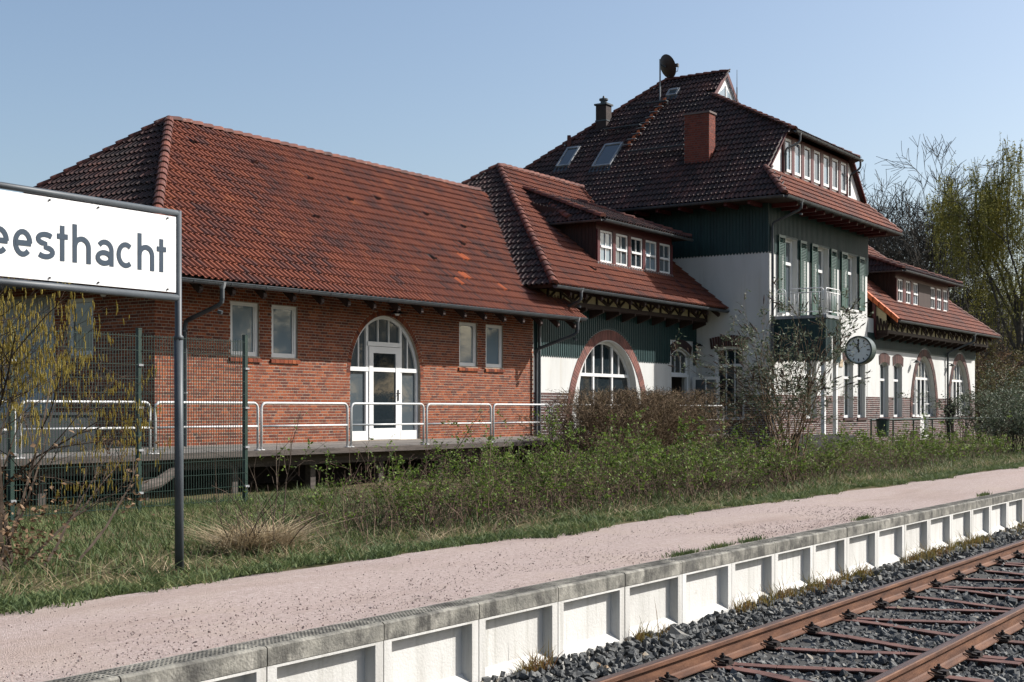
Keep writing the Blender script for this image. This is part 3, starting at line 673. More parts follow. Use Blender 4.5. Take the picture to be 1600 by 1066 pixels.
# ================================================================== the tall main house
house = thing('main_house', 'tall white station house with green boarded upper storey and steep dark hipped roof', 'building', (46, 23, 0.5))
MX0, MX1, MY, MYB = 41.19, 50.64, 17.43, 29.0
frf, frl = FRONT(MY), LEFT(MX0)
UP = [(42.42, 43.62, 4.95, 7.5), (45.35, 46.52, 4.95, 7.5), (48.34, 49.46, 5.5, 7.5)]
LOW = [(44.3, 45.4, 1.5, 3.67), (48.10, 49.10, 1.5, 3.67), (49.56, 50.52, 1.5, 3.67)]
wl = wall('wall', frf, [(MX0, .4), (MX0, 8.55), (MX1, 8.55), (MX1, .4)], [rect_loop(*r) for r in UP] + [rect_loop(*r, .14) for r in LOW], 'plaster', house, .28)
LW = (18.27, 19.37, 1.45, 3.88)
wll = wall('wall', frl, [(MY, .4), (MY, 8.55), (MYB, 8.55), (MYB, .4)], [rect_loop(*LW, .10)], 'plaster', house, .28)
q = MB(); q.box(MX0, MX1, MYB - .2, MYB, .4, 8.5); q.box(MX1 - .2, MX1 - .001, MY + .01, MYB - .2, .4, 8.5); q.build('rear_wall', 'plaster', house)
bond(wl, frf, MX0, MX1, .5, 2.28, lambda a, b, z: clip_spans(a, b, [(r[0], r[1]) for r in LOW if z > r[2]]), 'darkbrick', hh=.075, L=.25)
bond(wll, frl, MY, 20.0, .5, 2.28, lambda a, b, z: clip_spans(a, b, [(LW[0], LW[1])] if z > LW[2] else []), 'darkbrick', hh=.075, L=.25)
def sill_and_head(parent, fr, r, seg=.14):
    o, u, n = fr; k = max(5, int((r[1] - r[0] + .2) / .085)); wd = (r[1] - r[0] + .2) / k
    for i in range(k):
        x = r[0] - .1 + wd * i; t = (i + .5) / k; zz = r[3] - seg + seg * (1 - (2 * t - 1) ** 2)
        tilt = (t - .5) * .10; q = MB(); W = lambda s, z, d: o + u * s + ZUP * z + n * d
        q.prism([W(x + .006, zz, -.05), W(x + wd - .006, zz, -.05), W(x + wd - .006 + tilt, zz + .36, -.05), W(x + .006 + tilt, zz + .36, -.05)], n * .07, random.random()); q.build('head_brick', 'darkbrick', parent)
    q = MB(); q.fb(fr, r[0] - .05, r[1] + .05, r[2] - .10, r[2], -.2, .05); q.build('sill', 'darkbrick', parent)
for r in LOW:
    f = window(house, frf, *r, cols=2, rows=(.68,), dep=-.17, fw=.08, seg=.14, glassm='glass'); sill_and_head(f, frf, r)
f = window(house, frl, *LW, cols=3, rows=(.74,), dep=-.14, fw=.09, seg=.10); sill_and_head(f, frl, LW, .10)
boards(house, frf, MX0 + .01, MX1, 6.86, 8.5, holes=lambda s, a, b: [(max([a] + [r[3] for r in UP if r[0] - .03 < s < r[1] + .03]), b)])
boards(house, frl, MY, MYB, 6.86, 8.5)
def shutter(parent, s0, s1, z0, z1, d=0.055, solid=.0):
    q = MB(); f_ = .055
    q.fb(frf, s0, s0 + f_, z0, z1, d, d + .035); q.fb(frf, s1 - f_, s1, z0, z1, d, d + .035); q.fb(frf, s0 + f_, s1 - f_, z0, z0 + .09, d, d + .035); q.fb(frf, s0 + f_, s1 - f_, z1 - .09, z1, d, d + .035)
    zm = z0 + .09 + solid * (z1 - z0)
    if solid: q.fb(frf, s0 + f_, s1 - f_, z0 + .09, zm, d + .008, d + .026); q.fb(frf, s0 + f_, s1 - f_, zm - .04, zm + .04, d - .002, d + .037)
    o = q.build('shutter', 'greenpaint', parent); z = zm + .05
    while z < z1 - .12:
        s_ = MB(); u, n = V(1, 0, 0), V(0, -1, 0); s_.obox(V(s0 + f_, MY, z) + n * (d + .002), u * (s1 - s0 - 2 * f_), n * .030 - ZUP * .035, n * .004 + ZUP * .006); s_.build('slat', 'greenpaint', o); z += .052
for i, (r, sl_) in enumerate(zip(UP, ((41.86, 42.40, 43.72, 44.30), (44.78, 45.32, 46.62, 47.18), (47.68, 48.30, 49.56, 50.16)))):
    f = window(house, frf, *r, cols=2, rows=(.68,), dep=-.20, fw=.09, glassm='glassgrey', sill='white' if i == 2 else None, name='window' if i == 2 else 'balcony_door')
    sol = 0.0 if i == 0 else .30
    shutter(house, sl_[0], sl_[1], r[2], r[3] + .02, solid=sol); shutter(house, sl_[2], sl_[3], r[2], r[3] + .02, solid=sol)
# roof
RS = .98; EX0, EX1, EY, EZ = 40.09, 51.5, 16.43, 8.53
RX = (EX0 + EX1) / 2; RZ = EZ + RS * (RX - EX0)
GY, GZ = 21.07, EZ + RS * (21.07 - EY)            # gablet plane
DY, DZ = 17.15, 11.05                              # front dormer eave
FYc = 17.55; FZ = EZ + RS * (FYc - EY)             # dormer face
XL = lambda z: EX0 + (z - EZ) / RS
XR = lambda z: EX1 - (z - EZ) / RS
BY, BE = 23.5, 29.9                                # ridge back end, rear eave
FS = FYc - .12
left_poly = [(EX0, BE, EZ), (EX0, EY, EZ), (XL(FZ), FYc, FZ), (XL(FZ), FS, FZ), (XL(DZ - .06), FS, DZ - .06), (XL(DZ), DY, DZ), (XL(GZ), GY, GZ), (RX, GY - .05, RZ), (RX, BY, RZ)]
mroof, pfm = roof_plane(house, left_poly, 'tiledark', 300, hips=((8, 0), (6, 5)), ekey=lambda p: (p - V(0, 0, EYE)).length)
slab('rear_roof', [(EX0, BE, EZ), (RX, BY, RZ), (EX1, BE, EZ)], 'tiledark', house)
slab('right_roof', [(EX1, EY, EZ), (EX1, BE, EZ), (RX, BY, RZ), (RX, GY, RZ), (XR(GZ), GY, GZ), (XR(DZ), DY, DZ), (XR(DZ - .06), FS, DZ - .06), (XR(FZ), FS, FZ), (XR(FZ), FYc, FZ)], 'tiledark', house)
skirt, _ = roof_plane(house, [(EX0, EY, EZ), (EX1, EY, EZ), (XR(FZ), FYc + .02, FZ + .02), (XL(FZ), FYc + .02, FZ + .02)], 'tile', 0, hips=((3, 0), (1, 2)))
droof, _ = roof_plane(house, [(XL(DZ), DY, DZ), (XR(DZ), DY, DZ), (XR(GZ), GY, GZ), (XL(GZ), GY, GZ)], 'tiledark', 0)
ridge_caps(mroof, (RX, BY, RZ), (RX, GY - .1, RZ)); ridge_caps(mroof, (EX0, BE, EZ), (RX, BY, RZ)); ridge_caps(skirt, (EX0, EY, EZ), (XL(FZ), FYc, FZ)); ridge_caps(skirt, (EX1, EY, EZ), (XR(FZ), FYc, FZ))
ridge_caps(mroof, (XL(DZ) + .05, DY, DZ), (XL(GZ), GY, GZ)); ridge_caps(mroof, (XR(DZ), DY, DZ), (XR(GZ), GY, GZ))
# gablet
q = MB(); q.prism([(XL(GZ) + .05, GY, GZ - .02), (XR(GZ) - .05, GY, GZ - .02), (RX, GY, RZ - .12)], (0, .1, 0)); gb = q.build('gablet', 'white', house)
q = MB(); q.prism([(XL(GZ) + .42, GY - .012, GZ + .14), (XR(GZ) - .42, GY - .012, GZ + .14), (RX, GY - .012, RZ - .52)], (0, .008, 0)); q.build('pane', 'glassblind', gb)
q = MB(); q.bar((RX, GY - .02, GZ + .12), (RX, GY - .02, RZ - .5), .05, .03, up=V(0, 1, 0)); q.build('muntin', 'white', gb)
q = MB(); q.bar((XL(GZ) - .1, GY - .07, GZ - .12), (RX, GY - .07, RZ - .03), .03, .16, up=V(0, 0, 1)); q.bar((XR(GZ) + .1, GY - .07, GZ - .12), (RX, GY - .07, RZ - .03), .03, .16); q.build('verge_board', 'redtrim', gb)
# front dormer
frd = FRONT(FYc); zt = DZ - .12
fc = wall('dormer', frd, [(XL(FZ) - .02, FZ - .05), (XL(zt), zt), (XR(zt), zt), (XR(FZ) + .02, FZ - .05)], [], 'white', house)
DW = [(42.71, 43.28), (43.54, 44.14), (44.41, 45.02), (45.30, 45.92), (46.21, 46.80), (47.07, 47.70), (47.96, 48.56)]
for a, b in DW: window(fc, frd, a, b, FZ + .10, DZ - .22, cols=1, dep=.03, fw=.075, glassm=random.choice(['glassblind', 'glassgrey', 'glassgrey']), sash=False)
ed = [DW[0][0] - .16] + [b for a, b in DW]; st_ = [a for a, b in DW] + [DW[-1][1] + .16]
for a, b in zip(ed, st_): q = MB(); q.fb(frd, a + .01, b - .01, FZ - .0, DZ - .15, 0, .07); q.build('post', 'redtrim', fc)
q = MB(); q.fb(frd, DW[0][0] - .2, DW[-1][1] + .2, DZ - .22, DZ - .1, .0, .06); q.build('head_beam', 'redtrim', fc)
for (xa, za, xb, zb) in ((XL(FZ), FZ, XL(DZ), DZ), (XR(FZ), FZ, XR(DZ), DZ)):
    q = MB(); q.bar((xa, FYc - .10, za), (xb, FYc - .10, zb), .05, .20, up=V(0, 1, 0)); q.build('verge_board', 'redtrim', fc)
gutter(house, (XL(DZ) - .02, DY - .05, DZ - .04), (XR(DZ) + .2, DY - .05, DZ - .04), r=.06)
downpipe(fc, [(43.05, DY - .05, DZ - .12), (43.05, DY - .05, DZ - .35), (42.62, FYc - .12, DZ - .62), (42.62, FYc - .12, FZ + .05)], r=.038)
downpipe(fc, [(48.95, DY - .05, DZ - .12), (48.95, DY - .05, DZ - .35), (48.75, FYc - .12, DZ - .62), (48.75, FYc - .12, FZ + .05)], r=.038)
gutter(house, (EX0 - .05, BE, EZ - .05), (EX0 - .05, EY, EZ - .05)); gutter(house, (EX0, EY - .05, EZ - .05), (EX1, EY - .05, EZ - .05))
q = MB(); q.prism([(EX0 + .06, EY + .08, EZ - .07), (EX1 - .06, EY + .08, EZ - .07), (EX1 - .06, MY + .02, EZ - .07), (EX0 + .06, MY + .02, EZ - .07)], (0, 0, .03)); q.prism([(EX0 + .06, MY, EZ - .07), (MX0 + .02, MY, EZ - .07), (MX0 + .02, BE - .1, EZ - .07), (EX0 + .06, BE - .1, EZ - .07)], (0, 0, .03)); q.build('soffit', 'darkwood', house)
for i in range(12): q = MB(); x = MX0 + .2 + i * .8; q.box(x, x + .1, EY + .12, MY, EZ - .20, EZ - .072); q.build('rafter', 'redtrim', house)
for i in range(14): q = MB(); y = MY + .2 + i * .82; q.box(EX0 + .12, MX0, y, y + .1, EZ - .20, EZ - .072); q.build('rafter', 'redtrim', house)
downpipe(house, [(41.35, EY - .05, EZ - .12), (41.35, EY - .05, EZ - .32), (41.30, MY - .09, EZ - .72), (41.30, MY - .09, .6)])
# things standing on the main roof (parts of the roof)
OM, UM, VM, NM = pfm
onroof = lambda x, y: V(x, y, EZ + RS * (x - EX0))
ch = MB(); ch.box(41.62, 42.10, 19.74, 20.66, 9.6, 11.74); chim = ch.build('chimney', 'darkmortar', mroof)
fl, ff = (V(41.62, 0, 0), V(0, 1, 0), V(-1, 0, 0)), (V(0, 19.74, 0), V(1, 0, 0), V(0, -1, 0))
bond(chim, fl, 19.74, 20.66, 9.6, 11.72, lambda a, b, z: [(a, b)], 'chimbrick', hh=.075, L=.24); bond(chim, ff, 41.62, 42.10, 9.6, 11.72, lambda a, b, z: [(a, b)], 'chimbrick', hh=.075, L=.24)
q = MB(); q.box(41.58, 42.14, 19.70, 20.70, 11.735, 11.80); q.box(41.72, 42.0, 19.9, 20.5, 11.80, 11.83); q.build('chimney_cap', 'darkmortar', chim)
q = MB(); q.box(41.40, 41.66, 19.60, 20.80, 9.62, 9.86); q.box(42.10, 42.3, 19.68, 20.7, 9.8, 10.55); q.build('chimney_flashing', 'zinc', chim)
fx, fy = 43.95, 25.12; zr = onroof(fx, fy).z
q = MB(); q.box(fx - .2, fx + .2, fy - .22, fy + .22, zr - .3, 13.05); fl_ = q.build('flue', mat('sooty_flue', [(0, (.025, .018, .017)), (1, (.06, .04, .036))], rough=.8), mroof)
q = MB(); q.box(fx - .25, fx + .25, fy - .27, fy + .27, 13.05, 13.11); q.box(fx - .22, fx + .22, fy - .24, fy + .24, 12.45, 12.5); q.tube([(fx, fy, 13.11), (fx, fy, 13.24), (fx, fy, 13.25), (fx, fy, 13.31), (fx, fy, 13.32), (fx, fy, 13.42)], [.12, .12, .17, .17, .06, .03], 10); q.build('flue_cap', 'zinc', fl_)
def skylight(y0, y1, x0, x1):
    P = lambda x, y, h: onroof(x, y) + NM * h
    q = MB(); w_ = .07
    def bx(xa, xb, ya, yb, h0, h1): q.prism([P(xa, ya, h0), P(xb, ya, h0), P(xb, yb, h0), P(xa, yb, h0)], NM * (h1 - h0))
    bx(x0, x1, y0, y0 + w_, .02, .12); bx(x0, x1, y1 - w_, y1, .02, .12); bx(x0, x0 + w_ * .7, y0 + w_, y1 - w_, .02, .118); bx(x1 - w_, x1, y0 + w_, y1 - w_, .02, .13)
    s = q.build('skylight', 'zinclight', mroof); g = MB(); g.prism([P(x0 + .04, y0 + .06, .085), P(x1 - .06, y0 + .06, .085), P(x1 - .06, y1 - .06, .085), P(x0 + .04, y1 - .06, .085)], NM * .01); g.build('pane', 'glassgrey', s)
    g = MB(); g.prism([P(x0 - .18, y0 - .05, .03), P(x0, y0 - .05, .05), P(x0, y1 + .05, .05), P(x0 - .18, y1 + .05, .03)], NM * .01); g.build('apron', 'zinc', s)
skylight(25.5, 26.06, 42.15, 42.98); skylight(23.68, 24.44, 41.95, 42.92); skylight(22.58, 23.02, 44.92, 45.22)
for i in range(9):     # sweep's steps climbing the roof
    p = onroof(42.75 + i * .235, 23.30 - i * .055); q = MB(); q.prism([p + NM * .04, p + NM * .04 + V(0, .2, 0), p + NM * .12 + VM * .2 + V(0, .14, 0), p + NM * .12 + VM * .2 + V(0, .06, 0)], NM * .02); s = q.build('step_tile', 'tilenew', mroof)
    q = MB(); q.obox(p + NM * .10 - V(0, .08, 0), V(0, .34, 0), V(-.12, 0, 0), V(0, 0, .018)); q.build('tread', 'zinclight', s)
for (x, ya, yb) in ((44.55, 22.7, 23.5), (43.55, 23.25, 24.7), (42.35, 20.9, 23.1)):     # walkway gratings
    p = onroof(x, ya) + NM * .16; q = MB()
    for k in range(5): q.bar(p + V(-.05 * k, 0, 0), p + V(-.05 * k, yb - ya, 0), .02, .025)
    for k in range(4): q.bar(p + V(0, (yb - ya) * k / 3, 0), p + V(-.22, (yb - ya) * k / 3, 0), .02, .03); q.bar(p + V(-.1, (yb - ya) * k / 3, 0), onroof(x - .1, ya + (yb - ya) * k / 3), .02, .02)
    q.build('walkway', 'zinc', mroof)
p = onroof(43.13, 26.12); q = MB(); q.tube([p, p + V(0, 0, .42)], [.085, .07], 10); q.build('vent_pipe', 'ridge', mroof)
p = V(46.45, 20.9, GZ - .1); q = MB(); q.tube([p, p + V(0, 0, .7), p + V(0, 0, .72), p + V(0, 0, 1.35)], [.022, .02, .012, .008], 6); q.build('lightning_rod', 'zinc', mroof)
q = MB(); p = onroof(44.8, 23.22); q.tube([p, p + V(0, 0, 1.55)], .03, 8); mast = q.build('antenna_mast', 'zinclight', mroof)
dc = V(44.98, 23.02, 14.43); ax = V(.92, -.45, .42).normalized(); xx = ax.orthogonal().normalized(); yy = ax.cross(xx); q = MB(); vs = [dc - ax * .06]; fs = []
for k in range(1, 5):
    for j in range(24): t = 2 * math.pi * j / 24; vs.append(dc + (xx * math.cos(t) + yy * math.sin(t)) * .45 * k / 4 + ax * (.10 * (k / 4) ** 2 - .06))
for j in range(24):
    fs.append((0, 1 + j, 1 + (j + 1) % 24))
    for k in range(3): fs.append((1 + k * 24 + j, 1 + (k + 1) * 24 + j, 1 + (k + 1) * 24 + (j + 1) % 24, 1 + k * 24 + (j + 1) % 24))
q.add(vs, fs); q.build('satellite_dish', flat('dish_brown', (.05, .028, .024), .5), mast, smooth=True, fixn=False)
q = MB(); q.tube([dc - V(0, 0, .40), dc + ax * .52 - V(0, 0, .30), dc + ax * .55 - V(0, 0, .12)], .012, 6); q.obox(dc + ax * .5 - V(.05, .05, .14), (.1, 0, 0), (0, .1, 0), (0, 0, .12)); q.tube([dc - ax * .06, p + V(0, 0, 1.35)], .03, 6); q.build('dish_arm', 'zinc', mast)
# porch with balcony
PX0, PX1, PY = 41.6, 42.9, 15.68
por = MB(); por.box(PX0 - .06, PX1 + .06, PY - .06, MY - .001, 4.72, 4.82); porch = por.build('balcony', 'zinclight', house)
boards(porch, LEFT(PX0), PY, MY - .01, 3.32, 4.72, proud=.02); boards(porch, FRONT(PY), PX0, PX1, lambda s: 3.32 if (s < PX0 + .38 or s > PX1 - .4) else 4.15, 4.72, proud=.02)
q = MB(); q.box(PX0 + .01, PX0 + .06, PY + .01, MY, 3.4, 4.72); q.box(PX0 + .06, PX1 - .02, PY + .005, PY + .05, 4.2, 4.72); q.build('porch_lining', 'darkwood', porch)
for x in (PX0 + .06, PX1 - .18): q = MB(); q.box(x, x + .12, PY + .05, PY + .17, .55, 4.72); q.build('porch_post', 'white', porch)
def hoop(parent, a, b, zb, zt, r=.02, mid=None, bal=0, name='rail_hoop', m='steel'):
    a, b = Vector(a), Vector(b); d = (b - a).normalized(); q = MB(); c = .10; arc = []
    for k in range(5): t = math.pi / 2 * k / 4; arc.append(a + d * (c - c * math.cos(t)) + ZUP * (zt - c + c * math.sin(t) - a.z))
    arc2 = []
    for k in range(5): t = math.pi / 2 * k / 4; arc2.append(b - d * (c - c * math.sin(t)) + ZUP * (zt - c + c * math.cos(t) - b.z))
    A = Vector((a.x, a.y, zb)); B = Vector((b.x, b.y, zb))
    q.tube([A] + arc + arc2 + [B], r, 8)
    if mid:
        for mz in mid: q.tube([Vector((a.x, a.y, mz)), Vector((b.x, b.y, mz))], r * .85, 8)
    for k in range(bal):
        p = a + (b - a) * (k + 1) / (bal + 1); q.tube([Vector((p.x, p.y, zb + .08)), Vector((p.x, p.y, (mid[0] if mid else zt)))], r * .45, 5)
    for e in (A, B): q.box(e.x - .05, e.x + .05, e.y - .04, e.y + .04, zb, zb + .012)
    o = q.build(name, m, parent, smooth=True); return o
for (a, b, n) in (((PX0, 17.33, 0), (PX0, 17.02, 0), 2), ((PX0, 16.86, 0), (PX0, 15.74, 0), 7), ((PX0 + .04, PY, 0), (PX1, PY, 0), 8)):
    hoop(porch, a, b, 4.83, 5.68, .018, mid=(5.55, 4.93), bal=n, name='balcony_rail', m='white')
q = MB(); q.fb(frf, 47.6, 47.95, 3.35, 3.62, .0, .03); q.build('plaque', flat('plaque', (.45, .36, .25), .7), house)
# ================================================================== the far wing
wing = thing('far_wing', 'low white station wing with two pointed arches and six-window dormer at right', 'building', (58, 22, 0.5))
WX0, WX1 = 50.66, 65.75
fr = FRONT(MY - .004)
WL = [(52.10, 53.14, 1.5, 3.67), (53.76, 54.84, 1.5, 3.67)]
ac1, ac2, ahw, azc, ab = 57.85, 63.2, 1.68, 1.5, 2.56
l1 = arch_loop(ac1, ahw, 1.49, azc, ab); l1 = l1 + [(58.42, 1.49), (58.42, .72), (57.28, .72), (57.28, 1.49)]
l2 = arch_loop(ac2, ahw, 1.49, azc, ab)
wl = wall('wall', fr, [(WX0, .4), (WX0, 5.3), (WX1, 5.3), (WX1, .4)], [rect_loop(*r, .14) for r in WL] + [l1, l2], 'plaster', wing, .30)
def ahz(z, add=.32):
    if z < azc: return ahw + add
    q = 1 - ((z - azc) / (ab + add)) ** 2; return (ahw + add) * math.sqrt(q) if q > 0 else -1
def ok_w(a, b, z):
    cuts = [(r[0], r[1]) for r in WL if z > r[2]]
    if z > 1.49: cuts += [(ac1 - ahz(z, 0), ac1 + ahz(z, 0)), (ac2 - ahz(z, 0), ac2 + ahz(z, 0))]
    else: cuts += [(57.28, 58.42)]
    return clip_spans(a, b, cuts)
bond(wl, fr, WX0, WX1, .5, 2.28, ok_w, 'darkbrick', hh=.075, L=.25)
for c in (ac1, ac2): voussoirs(wl, fr, c, ahw, 1.49, azc, ab, .30, .085, 'darkbrick', d=.02)
for r in WL: f = window(wing, fr, *r, cols=2, rows=(.68,), dep=-.17, fw=.08, seg=.14, glassm='glass'); sill_and_head(f, fr, r)
for c in (ac1, ac2):
    f = arch_window(wing, fr, c, ahw, 1.50, azc, ab, (-.66, .66), (3.12,), dep=-.22, fw=.09, muns=((0, 1.6, 3.12), (-1.05, 1.6, 3.12), (1.05, 1.6, 3.12), (-.2, 3.2, 9), (.2, 3.2, 9)), lower_trans=((-1.6, -.66, 2.05), (-1.6, -.66, 2.58), (.66, 1.6, 2.05), (.66, 1.6, 2.58)), glassm='glassgrey')
    q = MB(); q.fb(fr, c - .62, c - .50, 1.55, 3.06, -.2, -.15); q.fb(fr, c + .50, c + .62, 1.55, 3.06, -.2, -.15); q.fb(fr, c - .06, c + .06, 1.55, 3.06, -.2, -.15); q.build('leaf_frame', 'white', f)
    q = MB(); q.fb(fr, c - ahw - .05, (c - .6 if c == ac1 else c + ahw + .05), 1.40, 1.49, -.25, .05)
    if c == ac1: q.fb(fr, c + .6, c + ahw + .05, 1.40, 1.49, -.25, .05)
    q.build('sill', 'darkbrick', f)
q = MB(); q.fb(fr, 57.29, 58.41, .72, 1.50, -.22, -.14); q.build('door_panel', 'white', wing)
for x in (56.05, 61.2): wall_lamp(wing, (x, MY - .02, 3.85), (0, -1, 0))
boards(wing, fr, 50.68, WX1, 4.12, 4.75, holes=lambda s, a, b: [(max([a] + [azc + (ab + .33) * math.sqrt(max(0, 1 - ((s - c) / (ahw + .33)) ** 2)) for c in (ac1, ac2) if abs(s - c) < ahw + .33]), b)], scallop=False)
frieze(wing, 51.42, 66.0, MY, 16.92, 4.78, 5.18)
for k in range(4):    # W-braced end of the frieze below the verge
    q = MB(); y = 16.95 + k * .13; q.bar((51.40, y, 4.85), (51.40, y + .09, 5.2 + k * .10), .05, .04, up=V(1, 0, 0)); q.bar((51.40, y + .12, 4.85), (51.40, y + .09, 5.2 + k * .10), .05, .04, up=V(1, 0, 0)); q.build('brace', 'darkwood', wing)
q = MB(); q.prism([(51.44, 16.95, 4.85), (51.44, 17.43, 4.85), (51.44, 17.43, 5.85), (51.44, 16.95, 5.45)], (.05, 0, 0)); q.build('frieze_infill', 'cream', wing)
q = MB(); q.box(51.36, 51.5, 17.35, 17.47, 4.6, 5.9); q.build('corner_post', 'redtrim', wing)
q = MB(); q.box(WX1 - .2, WX1 - .001, MY + .02, 27, .4, 5.2); q.box(WX0, WX1 - .2, 26.8, 27, .4, 5.2); q.build('rear_wall', 'plaster', wing)
SL3 = .86; WE, WEZ = 16.48, 5.24; z3_ = lambda y: WEZ + SL3 * (y - WE); WR, WRX = 22.0, 66.3
roof3, _ = roof_plane(wing, [(51.35, WE, WEZ), (WRX, WE, WEZ), (WRX - 5.52, WR, z3_(WR)), (51.35, WR, z3_(WR))], 'tile', 300, hips=((1, 2),))
slab('rear_roof', [(51.35, 27.5, WEZ), (51.35, WR, z3_(WR)), (WRX - 5.52, WR, z3_(WR)), (WRX, 27.5, WEZ)], 'tile', wing); slab('hip_roof', [(WRX, WE, WEZ), (WRX, 27.5, WEZ), (WRX - 5.52, WR, z3_(WR))], 'tile', wing)
ridge_caps(roof3, (WRX, WE, WEZ), (WRX - 5.52, WR, z3_(WR)))
for k in range(9): q = MB(); y = WE - .03 + k * .235; q.obox((51.22, y, z3_(y) + .035 - .0), (.26, 0, 0), (0, .27, .27 * SL3 + .02), (0, -.02, .03)); q.obox((51.22, y, z3_(y) - .13), (.03, 0, 0), (0, .27, .27 * SL3 + .02), (0, 0, .16)); q.build('verge_tile', 'tilenew', roof3)
gutter(wing, (51.3, WE - .05, WEZ - .05), (WRX, WE - .05, WEZ - .03)); rafters(wing, 51.6, 66.0, 16.55, 17.4, WEZ - .02, SL3)
downpipe(wing, [(61.95, WE - .05, 5.08), (61.95, WE - .05, 4.85), (61.0, MY - .09, 4.32), (61.0, MY - .09, .6)])
GR = [54.32, 55.36, 56.36, 58.76, 59.70, 60.66]
dormer(wing, 54.32, 17.46, 6, .68, .95, 6.14, 7.08, None, 53.72, 62.0, 17.02, 7.38, (54.7, 20.3, 8.62), (59.6, 20.35, 8.66), groups=GR, slope=SL3, zroof=z3_, xend=61.34)
# ================================================================== ground
MT['soil'] = mat('soil_grass', [(0.0, (0.050, 0.052, 0.022)), (0.45, (0.085, 0.080, 0.036)), (0.75, (0.13, 0.105, 0.058)), (1.0, (0.17, 0.135, 0.085))], rough=0.95, scale=1.6, detail=9, bump=0.6, bscale=25, spec=0.1)
MT['terrain'] = mat('terrain_field', [(0.0, (0.05, 0.06, 0.02)), (1.0, (0.13, 0.12, 0.06))], rough=.95, scale=.3, spec=.1)
MT['ballastbed'] = flat('ballast_bed', (0.045, 0.045, 0.043), 0.95, scale=20, bump=.6, bscale=40)
MT['stone'] = mat('ballast_stone', [(0.0, (0.045, 0.047, 0.048)), (0.55, (0.105, 0.109, 0.109)), (0.86, (0.20, 0.20, 0.19)), (0.94, (0.27, 0.24, 0.19)), (1.0, (0.34, 0.24, 0.15))], rough=0.85, scale=6, wn=0.3, wr=0.75, bump=.3, bscale=90, spec=.25)
MT['grit'] = mat('pink_grit', [(0.0, (0.20, 0.15, 0.132)), (0.35, (0.39, 0.312, 0.285)), (0.7, (0.485, 0.40, 0.368)), (1.0, (0.62, 0.54, 0.50))], rough=0.95, scale=26, detail=10, nrough=.8, bump=.8, bscale=110, spec=.1, stain=[(0.9, .50, .75, (.44, .36, .31)), (1.3, .50, .78, (.34, .26, .225), (.22, 1.3, 1)), (3.0, .60, .80, (.31, .255, .215)), (60, .57, .66, (.19, .14, .125))])
MT['pebble'] = mat('grit_pebble', [(0.0, (0.09, 0.065, 0.06)), (0.4, (0.25, 0.18, 0.165)), (1.0, (0.55, 0.46, 0.43))], rough=.9, wn=.2, wr=.8)
MT['concrete'] = mat('precast_concrete', [(0.0, (0.50, 0.49, 0.46)), (0.6, (0.62, 0.61, 0.58)), (1.0, (0.68, 0.67, 0.645))], rough=.9, scale=2.5, wn=.7, wr=.4, aniso=(1.5, 1.5, .35), bump=.2, bscale=60, spec=.15, stain=[(6, .64, .78, (.45, .43, .38)), (5, .52, .78, (.40, .385, .345), (2.2, 2.2, .14)), (22, .70, .75, (.30, .27, .22))])
MT['concretetop'] = mat('weathered_coping', [(0.0, (0.11, 0.108, 0.10)), (0.5, (0.24, 0.23, 0.20)), (1.0, (0.42, 0.40, 0.35))], rough=.95, scale=3.2, detail=9, nrough=.7, bump=.4, bscale=60, spec=.15, stain=[(4.5, .46, .64, (.085, .082, .075)), (7, .50, .72, (.07, .068, .062), (1.6, 1.6, .2)), (30, .69, .75, (.55, .54, .50))])
MT['rust'] = mat('rail_rust', [(0.0, (0.060, 0.026, 0.015)), (0.5, (0.115, 0.050, 0.027)), (1.0, (0.19, 0.088, 0.046))], rough=.75, scale=5, detail=8, bump=.2, bscale=60, spec=.25, aniso=(.5, 3, 3))
MT['rusthead'] = mat('rail_head', [(0.0, (0.07, 0.045, 0.036)), (1.0, (0.16, 0.10, 0.075))], rough=.42, scale=6, metal=.4, aniso=(.3, 6, 6))
MT['rustdark'] = mat('sleeper_rust', [(0.0, (0.075, 0.034, 0.028)), (1.0, (0.165, 0.078, 0.062))], rough=.8, scale=5, bump=.2)
MT['clip'] = flat('clip_dark', (0.022, 0.016, 0.014), .6)
gx = [-1500, -400, -100, -40, 0, 30, 60, 100, 200, 500, 1500]
q = MB(); n = len(gx); q.add([(a, b, -0.34) for b in gx for a in gx], [(j * n + i, j * n + i + 1, (j + 1) * n + i + 1, (j + 1) * n + i) for j in range(n - 1) for i in range(n - 1)])
tag(q.build('terrain', 'terrain', fixn=False), kind='structure')
def hz(x, y):     # surface of the raised station ground
    t = min(1, max(0, (y - 8.2) / 6.5)); base = .455 - .13 * t
    if x > 34: base += min(1, (x - 34) / 6) * .10 * min(1, max(0, (y - 10) / 3)) + (.13 * t)
    if y < 8.4: base -= .07 * (8.4 - y)
    return base + .02 * math.sin(x * 1.3 + y) + .018 * math.sin(y * 2.1 - x * .7) + .015 * math.sin(x * 3.1) * math.sin(y * 2.7)
xs = list(np.arange(-14, 50, .5)) + list(np.arange(50, 160, 4.0)); ys = [7.55] + list(np.arange(8.0, 20, .5)) + list(np.arange(20, 90, 7.0))
q = MB(); n = len(xs); q.add([(x, y, hz(x, y) if y > 7.6 else .44) for y in ys for x in xs], [(j * n + i, j * n + i + 1, (j + 1) * n + i + 1, (j + 1) * n + i) for j in range(len(ys) - 1) for i in range(n - 1)])
tag(q.build('station_ground', 'soil', smooth=True, fixn=False), kind='structure')
